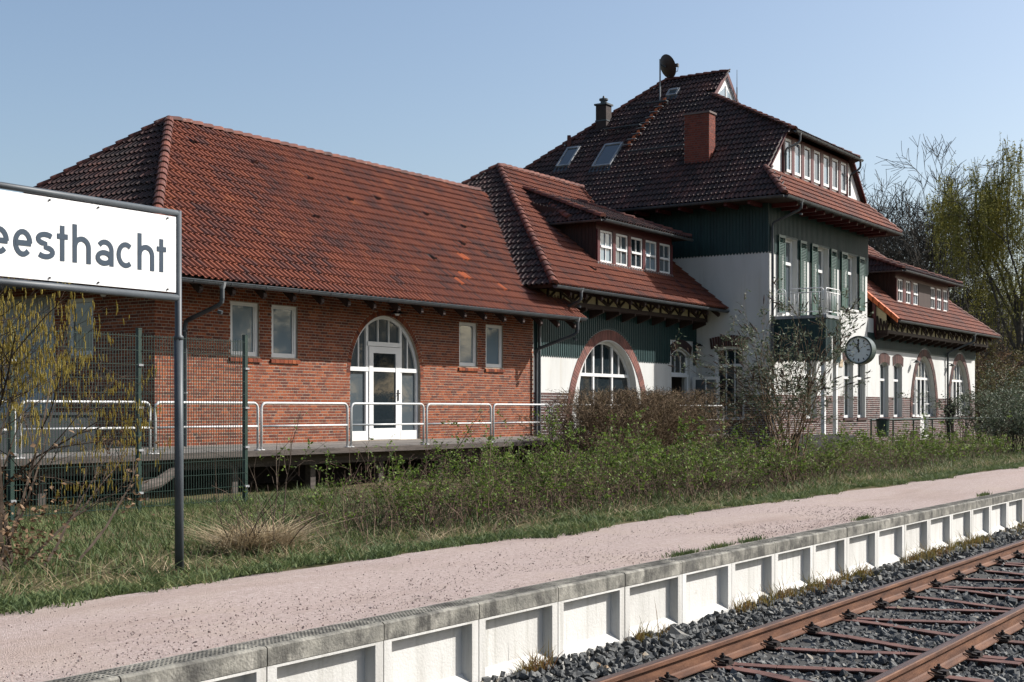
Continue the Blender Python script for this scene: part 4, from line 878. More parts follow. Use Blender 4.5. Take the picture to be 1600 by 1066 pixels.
# ------------------------------------------------------------------ platform with precast edge
PXA, PXB, PYE, PZ = -8.0, 150.0, 5.30, 0.47
plat = MB(); nx = 160; xs = [PXA + (PXB - PXA) * (i / nx) ** 1.6 for i in range(nx + 1)]; ys = [PYE + .198, 5.75, 6.2, 6.7, 7.2, 7.6, 8.1]
plat.add([(x, y, PZ - .004 + (.012 * math.sin(x * 1.7 + y * 2) + .010 * math.sin(x * .6 - y * 3) if 5.6 < y < 8 else 0) - (.06 if y > 8 else 0)) for y in ys for x in xs], [(j * (nx + 1) + i, j * (nx + 1) + i + 1, (j + 1) * (nx + 1) + i + 1, (j + 1) * (nx + 1) + i) for j in range(len(ys) - 1) for i in range(nx)])
platform = tag(plat.build('platform', 'grit', smooth=True, fixn=False), kind='structure')
# one panel, shared by all: frame with a splayed recess, coping on top
def panel_mesh():
    q = MB(); L = 1.022; g = .006; zt, zb = .345, -.06; sl_, sr, dd = .080, .080, .076; bot = -.36
    o = [(g, bot), (L - g, bot), (L - g, .365), (g, .365)]; i_ = [(sl_, zb), (L - sr, zb), (L - sr, zt), (sl_, zt)]; k_ = [(sl_ + .012, zb + .06), (L - sr - .012, zb + .06), (L - sr - .012, zt - .02), (sl_ + .012, zt - .02)]
    vs = [(x, 0, z) for x, z in o] + [(x, 0, z) for x, z in i_] + [(x, dd, z) for x, z in k_] + [(x, .22, z) for x, z in o]
    fs = [(0, 1, 5, 4), (1, 2, 6, 5), (2, 3, 7, 6), (3, 0, 4, 7), (4, 5, 9, 8), (5, 6, 10, 9), (6, 7, 11, 10), (7, 4, 8, 11), (8, 9, 10, 11), (0, 12, 13, 1), (1, 13, 14, 2), (2, 14, 15, 3), (3, 15, 12, 0)]
    q.add(vs, fs); return q.mesh('edge_panel', 'concrete', fixn=True)
def coping_mesh():
    q = MB(); L = 1.022; g = .005; c = .018
    pr = [(0, .361), (-.004, .365), (-.004, PZ - .008), (.010, PZ + .004), (.205, PZ + .004), (.205, .361)]
    q.prism([(g, y, z) for y, z in pr], (L - 2 * g, 0, 0)); return q.mesh('coping', 'concretetop')
pm, cm = panel_mesh(), coping_mesh(); stud = MB()
for k in range(32):
    for j in range(5): stud.box(.02 + k * .031, .02 + k * .031 + .017, .035 + j * .031, .035 + j * .031 + .017, PZ + .003, PZ + .0075)
sm = stud.mesh('studs', 'concretetop')
for k in range(-13, 62):
    x = 6.55 + k * 1.022
    o = bpy.data.objects.new('edge_panel', pm); o.location = (x, PYE, 0); link(o, platform); o.rotation_euler = (0, 0, random.uniform(-.002, .002))
    c_ = bpy.data.objects.new('coping', cm); link(c_, o)
    if k < 26: s_ = bpy.data.objects.new('studs', sm); link(s_, o); s_['kind'] = 'stuff'
q = MB(); q.box(6.55 + 62 * 1.022, PXB, PYE, PYE + .255, -.36, PZ); q.build('far_edge', 'concrete', platform)
# pebbles on the grit
def stones(N, xr, yr, size, zf, name, m, kind='stuff', flat_=.6, parent=None, beta=None):
    ico = np.array([(-1, -1, -1), (1, -1, -1), (1, 1, -1), (-1, 1, -1), (-1, -1, 1), (1, -1, 1), (1, 1, 1), (-1, 1, 1), (0, 0, 1.35), (1.3, 0, 0)]) * .72
    tri = np.array([(3, 2, 1), (3, 1, 0), (4, 5, 8), (5, 6, 8), (6, 7, 8), (7, 4, 8), (0, 1, 5), (0, 5, 4), (1, 2, 9), (2, 6, 9), (6, 5, 9), (5, 1, 9), (2, 3, 7), (2, 7, 6), (3, 0, 4), (3, 4, 7)])
    X = rng.uniform(*xr, N); Y = yr[0] + (yr[1] - yr[0]) * rng.beta(*(beta or (1, 1)), N); Z = zf(X, Y)
    s = size * rng.lognormal(0, .28, N)
    v = ico[None] * rng.uniform(.55, 1.30, (N, 10, 3)); v = v * np.stack([rng.uniform(.75, 1.3, N), rng.uniform(.6, 1.05, N), rng.uniform(flat_ * .7, flat_ * 1.2, N)], 1)[:, None, :]
    a, b, c = rng.uniform(0, 6.28, N), rng.normal(0, .7, N), rng.normal(0, .7, N)
    ca, sa = np.cos(a), np.sin(a); v = np.stack([v[..., 0] * ca[:, None] - v[..., 1] * sa[:, None], v[..., 0] * sa[:, None] + v[..., 1] * ca[:, None], v[..., 2]], -1)
    cb, sb = np.cos(b)[:, None], np.sin(b)[:, None]; v = np.stack([v[..., 0] * cb + v[..., 2] * sb, v[..., 1], -v[..., 0] * sb + v[..., 2] * cb], -1)
    cc, sc_ = np.cos(c)[:, None], np.sin(c)[:, None]; v = np.stack([v[..., 0], v[..., 1] * cc - v[..., 2] * sc_, v[..., 1] * sc_ + v[..., 2] * cc], -1)
    v = v * s[:, None, None] + np.stack([X, Y, Z], 1)[:, None, :]
    f = (tri[None] + (np.arange(N) * 10)[:, None, None]).reshape(-1, 3)
    return tag(np_mesh(name, v.reshape(-1, 3), f, m, np.repeat(rng.random(N), 10), parent), kind=kind)
stones(6500, (3.5, 18), (5.54, 7.7), .0042, lambda x, y: np.full(len(x), PZ + .002), 'loose_grit', 'pebble', parent=platform, beta=(1.0, 2.6))
# ------------------------------------------------------------------ ballast
def ball_z(x, y):
    d = y - 4.55
    return np.where(y > 4.75, -.165 + np.clip((y - 4.75) / .5, 0, 1) * .10, -.208) + np.where(y < 2.7, -(2.7 - y) * .04, 0)
q = MB(); q.add([(-20, -1.5, -.30), (160, -1.5, -.30), (160, 5.32, -.17), (-20, 5.32, -.17)], [(0, 1, 2, 3)]); tag(q.build('ballast_bed', 'ballastbed', fixn=False), kind='structure')
bs = []
for nm, N, xr, yr, sz in (('a', 21000, (5.6, 14.5), (1.2, 5.27), .027), ('b', 11500, (14.5, 26), (.8, 5.27), .032), ('c', 6500, (26, 46), (.8, 5.27), .042)):
    bs.append(stones(N, xr, yr, sz, lambda x, y: ball_z(x, y) + rng.uniform(-.03, .022, len(x)), 'ballast', 'stone', flat_=.72))
bs[0]['label'] = 'dark grey crushed stone ballast around the nearest rails'; bs[1]['label'] = 'dark grey crushed stone ballast further along the track'; bs[2]['label'] = 'dark grey crushed stone ballast at the far end of the track'
for b in bs: b['category'] = 'ballast'
# ------------------------------------------------------------------ track
track = thing('railway_track', 'rusty railway track on slanted steel sleepers beside the platform', 'track', (12, 3.74, -0.17))
YF, YN = 4.497, 2.99
prof = [(-.0625, -.159), (.0625, -.159), (.0625, -.150), (.02, -.135), (.009, -.125), (.009, -.048), (.022, -.038), (.035, -.034), (.0355, -.008), (.029, -.001), (.0, 0), (-.029, -.001), (-.0355, -.008), (-.035, -.034), (-.022, -.038), (-.009, -.048), (-.009, -.125), (-.02, -.135), (-.0625, -.150)]
for y in (YF, YN):
    q = MB(); q.prism([(-8, y + a, b) for a, b in prof], (158, 0, 0)); r = q.build('rail', 'rust', track)
    q = MB(); q.prism([(-8, y + a, b) for a, b in ((-.028, .0006), (.028, .0006), (.02, .0022), (-.02, .0022))], (158, 0, 0)); q.build('running_surface', 'rusthead', r)
def sleeper(xs_, side):       # forked steel sleeper; stem under one rail, fork under the other
    q = MB()
    for sg in (-1, 1):
        p = []
        for k in range(9):
            t = k / 8; y = (YF + .45) + (YN - YF - .9) * t
            if side > 0: y = (YN - .45) + (YF - YN + .9) * t
            f = max(0, min(1, (t - .22) / .56)); f = f * f * (3 - 2 * f); p.append(V(xs_ + sg * (.075 + .385 * f), y, 0))
        for a, b in zip(p[:-1], p[1:]):
            d = (b - a).normalized(); n = V(-d.y, d.x, 0)
            for (hw_, z0, z1) in ((.058, -.172, -.162), (.005, -.25, -.172)):
                q.prism([V(a.x, a.y, z0) - n * hw_, V(a.x, a.y, z0) + n * hw_, V(b.x, b.y, z0) + n * hw_, V(b.x, b.y, z0) - n * hw_], (0, 0, z1 - z0))
    q.build('sleeper', 'rustdark', track)
# rail clip: base plate shoulder, two spring loops and a bolt
q = MB(); q.box(-.07, .07, -.05, .07, -.165, -.145); q.box(-.035, .035, -.055, .0, -.148, -.118); q.tube([(0, .012, -.15), (0, .012, -.075)], .011, 6); q.tube([(0, .012, -.108), (0, .012, -.092)], .02, 6)
for sg in (-1, 1): q.tube([(sg * .018, -.03, -.132), (sg * .025, .03, -.118), (sg * .045, .055, -.112), (sg * .07, .04, -.116), (sg * .078, 0, -.122), (sg * .066, -.035, -.132)], .0085, 5)
clipm = q.mesh('rail_clip', 'clip', smooth=False)
for k in range(-1, 24):
    x = 12.33 + 2.76 * (k - 2); sleeper(x, -1); sleeper(x + 1.38, 1)
    for (y, xx) in ((YF, x), (YF, x + .93), (YF, x + 1.84), (YN, x - .46), (YN, x + .46), (YN, x + 1.38)):
        for sg in (-1, 1):
            o = bpy.data.objects.new('rail_clip', clipm); o.location = (xx, y + sg * .085, 0); o.rotation_euler = (0, 0, 0 if sg < 0 else math.pi); link(o, track)
            o.matrix_parent_inverse = Matrix.Translation(track.location).inverted()
# ------------------------------------------------------------------ loading deck and railing
deck = thing('loading_deck', 'raised wooden loading deck along the brick shed on posts', 'deck', (22, 18.4, 0.3))
DY0, DZ1, DXE = 16.75, 1.075, 36.6
k = 0; y = DY0 + .02
while y < 19.94:
    q = MB(); q.box(4.0, DXE, y, min(y + .145, 19.95), DZ1 - .05, DZ1 + random.uniform(-.004, .003), random.random()); q.build('plank', 'deck', deck); y += .155
q = MB(); q.box(4.0, DXE, DY0 - .03, DY0 + .015, DZ1 - .095, DZ1 + .005); q.box(4.0, DXE, DY0 + .35, DY0 + .50, DZ1 - .30, DZ1 - .055); q.build('edge_beam', 'beam', deck)
for x in np.arange(5.0, 36.5, 2.0): q = MB(); q.box(x, x + .14, DY0 + .36, DY0 + .49, .1, DZ1 - .30); q.build('post', 'beam', deck)
q = MB(); q.box(4.0, DXE, 18.9, 19.1, .1, DZ1 - .06); q.build('back_wall', flat('dark_base_wall', (.05, .042, .04), .95), deck)
q = MB(); q.tube([(14.4, 16.6, .55), (15.0, 16.75, .62), (15.5, 16.9, .80), (15.9, 17.2, .85)], .09, 10); q.build('drain_pipe', 'beam', deck)
rail = thing('deck_railing', 'galvanised tube railing in rounded hoops along the loading deck', 'railing', (24, 16.85, DZ1))
X = [(5.3, 7.56), (7.63, 9.97), (10.05, 12.4), (12.5, 14.92), (15.03, 17.35), (17.44, 19.74), (19.85, 22.11), (22.22, 24.53), (24.63, 26.95), (27.05, 29.36), (29.46, 31.78), (31.88, 34.2), (34.3, 36.5)]
for a, b in X: hoop(rail, (a, 16.85, 0), (b, 16.85, 0), DZ1 + .004, 1.905, .022, mid=(1.50,), name='rail_hoop')
q = MB(); q.box(13.4, 15.6, 19.0, 19.75, DZ1 + .01, DZ1 + .62); q.box(13.36, 15.64, 18.96, 19.79, DZ1 + .62, DZ1 + .67); tag(q.build('storage_chest', flat('chest_dark', (.022, .026, .03), .5)), 'dark storage chest on the deck by the shaded end of the shed', 'chest')
# low dark retaining wall in front of the house
q = MB(); pts = [(36.7, 1.10), (41.2, 1.0)] + [(41.2 + .35 * math.sin(t), .65 + .35 * math.cos(t)) for t in np.linspace(0.2, math.pi / 2, 5)] + [(41.55, .2), (36.7, .2)]
q.prism([(x, 14.6, z) for x, z in pts], (0, .25, 0)); tag(q.build('ramp_wall', flat('tarred_wall', (.010, .011, .013), .6)), 'low black ramp wall with rounded end below the house', 'wall')
# ------------------------------------------------------------------ mesh fence
fence = thing('mesh_fence', 'tall dark green wire mesh fence in front of the shed end', 'fence', (13, 15, 0.3))
FX = [15.17 - 2.09 * k for k in range(6)]
for x in FX:
    q = MB(); q.box(x - .03, x + .03, 14.97, 15.03, .2, 2.92); q.box(x - .034, x + .034, 14.966, 15.034, 2.92, 2.935); p_ = q.build('post', 'fencegreen', fence)
    for zz in (.6, 1.2, 1.8, 2.4): q = MB(); q.box(x - .04, x + .04, 14.945, 14.97, zz, zz + .03); q.build('clamp', 'zinclight', p_)
for a, b in zip(FX[1:], FX[:-1]):
    q = MB(); z = .42
    while z < 2.84:
        for yy in (14.955, 14.967): q.box(a + .03, b - .03, yy - .003, yy + .003, z - .003, z + .003)
        z += .2
    x = a + .05
    while x < b - .04: q.box(x - .0035, x + .0035, 14.958, 14.965, .40, 2.85); x += .05
    q.build('mesh_panel', 'fencegreen', fence)
# ------------------------------------------------------------------ station name sign
sign = thing('station_sign', 'white station name sign with dark blue letters on grey tube posts', 'sign', (7.86, 8.5, 0.45))
SGY = 8.5
def post(x):
    q = MB(); q.tube([(x + .012, SGY, .40), (x + .003, SGY, 2.38)], .037, 14); q.tube([(x + .003, SGY, 2.36), (x + .003, SGY, 2.385), (x + .002, SGY, 2.40), (x, SGY, 3.42)], [.041, .041, .029, .027], 14); q.build('post', 'signgrey', sign, smooth=True)
post(7.828); post(5.02)
q = MB(); q.tube([(5.02, SGY, 3.40), (7.828, SGY, 3.40)], .025, 12); q.build('top_tube', 'signgrey', sign, smooth=True); q = MB(); q.tube([(5.02, SGY, 2.705), (7.828, SGY, 2.705)], .028, 12); q.build('bottom_tube', 'signgrey', sign, smooth=True)
q = MB(); q.box(5.065, 7.793, SGY - .012, SGY + .012, 2.745, 3.365); bd = q.build('board', 'signwhite', sign)
for x in (5.2, 6.1, 6.55, 7.0, 7.70):
    for z in (2.765, 3.345): q = MB(); q.tube([(x, SGY - .022, z), (x, SGY - .012, z)], .008, 6); q.build('bolt', 'black', bd)
def ribbon(pts, wd, ox, oz, lift=0.0):
    pts = [V(p[0], p[1]) for p in pts]; n = len(pts); L, R_ = [], []
    for i, p in enumerate(pts):
        d = (pts[min(i + 1, n - 1)] - pts[max(i - 1, 0)]).normalized(); nn = V(-d.y, d.x); L.append(p + nn * wd / 2); R_.append(p - nn * wd / 2)
    q = MB()
    for i in range(n - 1): q.prism([(ox + a.x, SGY - .0125, oz + a.y) for a in (L[i], L[i + 1], R_[i + 1], R_[i])], (0, -.0025 - lift, 0))
    return q
def arc(cx, cz, rx, rz, a0, a1, n=18): return [(cx + rx * math.cos(math.radians(a0 + (a1 - a0) * i / n)), cz + rz * math.sin(math.radians(a0 + (a1 - a0) * i / n))) for i in range(n + 1)]
XH, ST = .205, .040
def glyph(ch, w_):
    h = XH; r = ST / 2; cx = w_ / 2; S = []
    if ch == 'e': S = [arc(cx, h / 2, cx - r, h / 2 - r, 0, 318), [(r, h / 2), (w_ - r * .6, h / 2)]]
    if ch == 'c': S = [arc(cx, h / 2, cx - r, h / 2 - r, 50, 310)]
    if ch == 's': S = [arc(cx, h * .735, cx - r, h * .265 - r, 35, 270, 12) + arc(cx, h * .265, cx - r, h * .265 - r, 88, -148, 12)[0:]]
    if ch == 't': S = [[(w_ * .48, 0), (w_ * .48, h * 1.30)], [(0, h - r), (w_, h - r)]]
    if ch == 'h': S = [[(r, 0), (r, h * 1.42)], arc(cx, h - (cx), cx - r, cx - r, 180, 0, 12) + [(w_ - r, 0)]]
    if ch == 'a': S = [arc(cx, h - cx, cx - r, cx - r, 145, 0, 10) + [(w_ - r, 0)], arc(cx - r * .3, h * .30, cx - r * 1.1, h * .30 - r, 20, 360, 16)]
    if ch == 'G': S = [arc(cx, h * .71, cx - r, h * .71 - r, 45, 330, 20) + [(w_ - r, h * .62), (w_ * .55, h * .62)]]
    return S
for ch, x0, x1 in (('G', 5.62, 5.84), ('e', 6.02 - .14, 6.19 - .14 + .01), ('e', 6.235, 6.40), ('s', 6.43, 6.60), ('t', 6.62, 6.715), ('h', 6.76, 6.93), ('a', 6.98, 7.15), ('c', 7.18, 7.36), ('h', 7.39, 7.56), ('t', 7.59, 7.685)):
    if ch == 'e' and x0 < 6.1: x0, x1 = 6.03, 6.20
    q = MB()
    for li, s_ in enumerate(glyph(ch, x1 - x0)): r_ = ribbon(s_, ST, x0, 2.90, li * .0012); q.add(r_.v, r_.f)
    q.build('letter', 'signblue', bd, fixn=True)
# ------------------------------------------------------------------ platform clock on the porch
clk = thing('station_clock', 'round double-faced station clock with white dial showing eleven on bracket', 'clock', (42.35, 14.8, 3.68))
cc = V(42.35, 14.80, 3.69); q = MB(); q.tube([cc - V(.15, 0, 0), cc + V(.15, 0, 0)], .45, 40); cb = q.build('case', flat('clock_case_green', (.05, .075, .068), .4), clk, smooth=False)
for sg in (-1, 1):
    q = MB(); q.tube([cc + V(sg * .151, 0, 0), cc + V(sg * .157, 0, 0)], .40, 40); fcx = q.build('dial', flat('dial_white', (.84, .87, .84), .4, var=.03), clk)
    rm = MB()
    for j in range(40):
        t0, t1 = 2 * math.pi * j / 40, 2 * math.pi * (j + 1) / 40
        rm.prism([cc + V(sg * .150, math.cos(t) * r_, math.sin(t) * r_) for t, r_ in ((t0, .40), (t1, .40), (t1, .452), (t0, .452))], (sg * .05, 0, 0))
    rm.build('bezel', bpy.data.materials['clock_case_green'], clk)
    q = MB(); yd = V(0, -sg * -1 * -1, 0)
    sidev = V(0, -1, 0) if sg < 0 else V(0, 1, 0)     # reader's right-hand side on this face
    P = lambda ang, r_, off: cc + V(sg * off, 0, 0) + sidev * math.sin(ang) * r_ + ZUP * math.cos(ang) * r_
    for j in range(12):
        a_ = math.pi * j / 6; q.bar(P(a_, .29 if j % 3 else .27, .160), P(a_, .365, .160), .028 if j % 3 else .036, .005, up=V(1, 0, 0))
    q.build('hour_mark', 'black', fcx); q = MB(); q.bar(P(math.radians(330), -.06, .166), P(math.radians(330), .21, .166), .045, .005, up=V(1, 0, 0)); q.build('hour_hand', 'black', fcx)
    q = MB(); q.bar(P(math.radians(357), -.08, .172), P(math.radians(357), .33, .172), .032, .005, up=V(1, 0, 0)); q.build('minute_hand', 'black', fcx)
q = MB(); q.bar((42.35, 15.24, 3.69), (42.35, 15.66, 3.69), .12, .12); q.box(42.25, 42.45, 15.62, 15.665, 3.55, 3.83); q.build('bracket', 'fencegreen', clk)
# ------------------------------------------------------------------ railing, bin and person by the far wing
pr = thing('path_railing', 'dark tube railing beside the path before the far wing', 'railing', (48, 14.5, 0.5))
q = MB(); q.tube([(42.5, 14.5, 1.47), (60, 14.5, 1.47)], .03, 8); q.build('handrail', 'fencegreen', pr)
for x in np.arange(42.5, 60.1, 2.19): q = MB(); q.tube([(x, 14.5, .5), (x, 14.5, 1.45)], .028, 8); q.build('post', 'fencegreen', pr)
bn = thing('waste_bin', 'small dark green waste bin hung on the path railing', 'bin', (43.1, 14.36, 0.9))
q = MB(); q.tube([(43.1, 14.32, .92), (43.1, 14.32, .96), (43.1, 14.32, 1.46)], [.16, .19, .21], 14); q.build('body', 'fencegreen', bn); q = MB(); q.tube([(43.1, 14.32, 1.462), (43.1, 14.32, 1.50), (43.1, 14.32, 1.53)], [.225, .225, .1], 14); q.build('lid', 'black', bn)
per = thing('person', 'person in black coat and dark trousers standing by the far wing doors', 'person', (57.3, 16.2, 0.56))
def skin(name, pts, edges, rad, m, parent, sub=2):
    me = bpy.data.meshes.new(name); me.from_pydata(pts, edges, []); o = bpy.data.objects.new(name, me); link(o, parent); me.materials.append(m)
    md = o.modifiers.new('skin', 'SKIN'); o.modifiers.new('sub', 'SUBSURF').levels = sub; o.modifiers['sub'].render_levels = sub
    for i, r in enumerate(rad): me.skin_vertices[0].data[i].radius = r if isinstance(r, tuple) else (r, r)
    me.skin_vertices[0].data[0].use_root = True; return o
bx_, by_, bz_ = 57.3, 16.2, .56; B = lambda x, y, z: (bx_ + x, by_ + y, bz_ + z)
skinm = flat('skin', (.45, .28, .21), .6)
pts = [B(0, 0, .92), B(0, 0, 1.12), B(.01, 0, 1.36), B(.02, 0, 1.47), B(.04, 0, 1.56), B(.05, 0, 1.66), B(-.02, .085, .86), B(-.02, .085, .48), B(-.03, .08, .09), B(.10, .09, .04), B(.02, -.085, .86), B(.06, -.085, .48), B(.02, -.08, .09), B(.16, -.09, .04),
       B(.01, .16, 1.37), B(-.02, .19, 1.10), B(.14, .13, 1.00), B(.01, -.16, 1.37), B(-.02, -.19, 1.10), B(.15, -.13, 1.02)]
edg = [(0, 1), (1, 2), (2, 3), (3, 4), (4, 5), (0, 6), (6, 7), (7, 8), (8, 9), (0, 10), (10, 11), (11, 12), (12, 13), (2, 14), (14, 15), (15, 16), (2, 17), (17, 18), (18, 19)]
skin('body', pts, edg, [(.14, .11), (.13, .10), (.14, .11), .06, .075, .085, .09, .065, .05, .045, .09, .065, .05, .045, .065, .05, .035, .065, .05, .035], flat('trousers_dark', (.018, .02, .028), .8), per)
pts = [B(0, 0, .62), B(0, 0, .95), B(0, 0, 1.2), B(.01, 0, 1.42), B(.01, .15, 1.38), B(-.02, .19, 1.11), B(.12, .14, 1.01), B(.01, -.15, 1.38), B(-.02, -.19, 1.11), B(.13, -.14, 1.02)]
skin('coat', pts, [(0, 1), (1, 2), (2, 3), (3, 4), (4, 5), (5, 6), (3, 7), (7, 8), (8, 9)], [(.19, .22), (.18, .20), (.16, .18), (.12, .15), .085, .072, .055, .085, .072, .055], flat('coat_black', (.008, .008, .010), .8), per)
hd = MB(); vs = []; fs = []
for i in range(9):
    for j in range(14):
        a_, b_ = math.pi * i / 8, 2 * math.pi * j / 14; x, y, z = math.sin(a_) * math.cos(b_), math.sin(a_) * math.sin(b_), math.cos(a_)
        fwd = max(0, x); vs.append(B(.06 + x * .095 + (.018 if (i == 4 and j in (0,)) else 0), y * .075 * (1 - .15 * max(0, -z)), 1.60 + z * .115))
for i in range(8):
    for j in range(14): fs.append((i * 14 + j, i * 14 + (j + 1) % 14, (i + 1) * 14 + (j + 1) % 14, (i + 1) * 14 + j))
hd.add(vs, fs); hd.build('head', skinm, per, smooth=True)
hr = MB(); vs = []; fs = []
for i in range(8):
    for j in range(15):
        a_ = math.pi * .78 * i / 7; b_ = math.radians(55 + 250 * j / 14); k_ = 1.10 if i < 6 else 1.2
        vs.append(B(.05 + math.sin(a_) * math.cos(b_) * .105 * k_, math.sin(a_) * math.sin(b_) * .088 * k_, 1.605 + math.cos(a_) * .125 - (.05 if i == 7 else 0)))
for i in range(7):
    for j in range(14): fs.append((i * 15 + j, i * 15 + j + 1, (i + 1) * 15 + j + 1, (i + 1) * 15 + j))
hr.add(vs, fs); hr.build('hair', flat('hair_brown', (.05, .028, .016), .6), per, smooth=True)
# ================================================================== vegetation
MT['bark'] = mat('bark_brown', [(0.0, (0.035, 0.026, 0.020)), (1.0, (0.105, 0.080, 0.062))], rough=.9, scale=9, spec=.1)
MT['barkgrey'] = mat('bark_grey', [(0.0, (0.045, 0.040, 0.034)), (1.0, (0.11, 0.10, 0.085))], rough=.9, scale=5, spec=.1)
MT['twigtan'] = mat('twig_tan', [(0.0, (0.10, 0.068, 0.042)), (1.0, (0.23, 0.165, 0.105))], rough=.9, scale=8, wn=.4, wr=.6, spec=.1)
MT['leaf'] = mat('young_leaf', [(0.0, (0.035, 0.062, 0.014)), (0.5, (0.105, 0.165, 0.028)), (1.0, (0.23, 0.32, 0.058))], rough=.6, scale=3, wn=.35, wr=.7, translucent=.35, spec=.2)
MT['leafgrey'] = mat('grey_green_leaf', [(0.0, (0.040, 0.056, 0.030)), (0.6, (0.105, 0.135, 0.080)), (1.0, (0.28, 0.31, 0.23))], rough=.6, scale=3, wn=.3, wr=.75, translucent=.25, spec=.25)
MT['leafolive'] = mat('olive_bud', [(0.0, (0.075, 0.062, 0.022)), (1.0, (0.16, 0.145, 0.045))], rough=.7, scale=3, wn=.3, wr=.7, translucent=.25)
MT['willow'] = mat('willow_leaf', [(0.0, (0.13, 0.13, 0.03)), (0.6, (0.26, 0.245, 0.055)), (1.0, (0.38, 0.34, 0.09))], rough=.7, scale=.5, wn=.45, wr=.6, translucent=.3)
MT['catkin'] = mat('hazel_catkin', [(0.0, (0.30, 0.22, 0.04)), (0.6, (0.52, 0.40, 0.08)), (1.0, (0.66, 0.55, 0.17))], rough=.8, scale=3, wn=.2, wr=.8, translucent=.2)
MT['deadleaf'] = mat('dead_leaf', [(0.0, (0.075, 0.040, 0.020)), (0.6, (0.19, 0.115, 0.065)), (1.0, (0.32, 0.22, 0.14))], rough=.85, scale=3, wn=.2, wr=.8, translucent=.2)
MT['seedhead'] = flat('seed_head', (.055, .034, .024), .9)
MT['straw'] = mat('dry_straw', [(0.0, (0.19, 0.14, 0.08)), (0.6, (0.40, 0.31, 0.19)), (1.0, (0.60, 0.50, 0.34))], rough=.85, scale=3, wn=.2, wr=.8, translucent=.2)
MT['grass'] = mat('grass_blade', [(0.0, (0.045, 0.080, 0.032)), (0.4, (0.085, 0.125, 0.045)), (0.82, (0.14, 0.175, 0.06)), (1.0, (0.32, 0.27, 0.14))], rough=.7, scale=.8, wn=.5, wr=.6, translucent=.3)
MT['weed'] = mat('rusty_weed', [(0.0, (0.08, 0.095, 0.025)), (0.5, (0.19, 0.15, 0.04)), (1.0, (0.26, 0.11, 0.05))], rough=.8, scale=2.5, wn=.7, wr=.4, translucent=.25)
def seg_mesh(name, segs, m, parent=None, sides=3, cut=None):
    """segs: rows (p0, p1, r0, r1) as an (N, 8) array -> tapered prisms in one mesh"""
    S = np.asarray(segs, dtype=np.float64); P0, P1, R0, R1 = S[:, :3], S[:, 3:6], S[:, 6], S[:, 7]
    d = P1 - P0; d /= np.maximum(1e-9, np.linalg.norm(d, axis=1))[:, None]
    ref = np.where(np.abs(d[:, 2:3]) < .9, np.array([[0, 0, 1.0]]), np.array([[1.0, 0, 0]])); x = np.cross(d, ref); x /= np.linalg.norm(x, axis=1)[:, None]; y = np.cross(d, x)
    N = len(S); vs = np.zeros((N, 2 * sides, 3))
    for j in range(sides):
        a = 2 * math.pi * j / sides; o = x * math.cos(a) + y * math.sin(a); vs[:, j] = P0 + o * R0[:, None]; vs[:, sides + j] = P1 + o * R1[:, None]
    f = np.array([(j, (j + 1) % sides, sides + (j + 1) % sides, sides + j) for j in range(sides)])
    fs = (f[None] + (np.arange(N) * 2 * sides)[:, None, None]).reshape(-1, 4)
    return np_mesh(name, vs.reshape(-1, 3), fs, m, np.repeat(rng.random(N), 2 * sides), parent)
def leaf_mesh(name, pts, size, m, parent=None, asp=.5, droop=0.0, jitter=.35, up=.3):
    P = np.asarray(pts, dtype=np.float64); N = len(P)
    d = rng.normal(0, 1, (N, 3)); d[:, 2] = d[:, 2] * .5 + up - droop; d /= np.linalg.norm(d, axis=1)[:, None]
    r = rng.normal(0, 1, (N, 3)); s = np.cross(d, r); s /= np.linalg.norm(s, axis=1)[:, None]; L = size * rng.uniform(1 - jitter, 1 + jitter, N)[:, None]; nn = np.cross(d, s)
    v = np.stack([P, P + d * L * .5 + s * L * asp * .5 + nn * L * .06, P + d * L, P + d * L * .5 - s * L * asp * .5 + nn * L * .06], 1)
    f = np.arange(4 * N).reshape(N, 4)
    return np_mesh(name, v.reshape(-1, 3), f, m, np.repeat(rng.random(N), 4), parent)
def grow(p, d, L, r, depth, segs, tips, nseg=4, wob=.18, grav=0.0, kids=(2, 4), spread=.7, shrink=.62, up=.0, rmin=.0015, kstart=.3):
    """one branch and, through recursion, its side branches"""
    p = np.array(p, float); d = np.array(d, float); d /= np.linalg.norm(d); step = L / nseg; pts = [p]; rr = r
    for i in range(nseg):
        d = d + rng.normal(0, wob, 3); d[2] += up - grav * (i + 1) / nseg; d /= np.linalg.norm(d); q = p + d * step; r2 = max(rmin, r * (1 - .75 * (i + 1) / nseg)); segs.append((*p, *q, rr, r2)); p = q; rr = r2; pts.append(p)
    tips.append((p, d, depth))
    if depth > 0:
        for k in range(rng.integers(kids[0], kids[1] + 1)):
            t = rng.uniform(kstart, 1.0) * nseg; i = min(int(t), nseg - 1); b = pts[i] + (pts[i + 1] - pts[i]) * (t - i)
            dn = (pts[i + 1] - pts[i]) / step; a = rng.normal(0, 1, 3); a -= dn * a.dot(dn); a /= np.linalg.norm(a)
            nd = dn * math.cos(spread) + a * math.sin(spread); grow(b, nd, L * shrink * rng.uniform(.7, 1.15), max(rmin, r * .5 * (1 - .4 * t / nseg)), depth - 1, segs, tips, max(2, nseg - 1), wob, grav, kids, spread, shrink, up, rmin, kstart)
    return pts
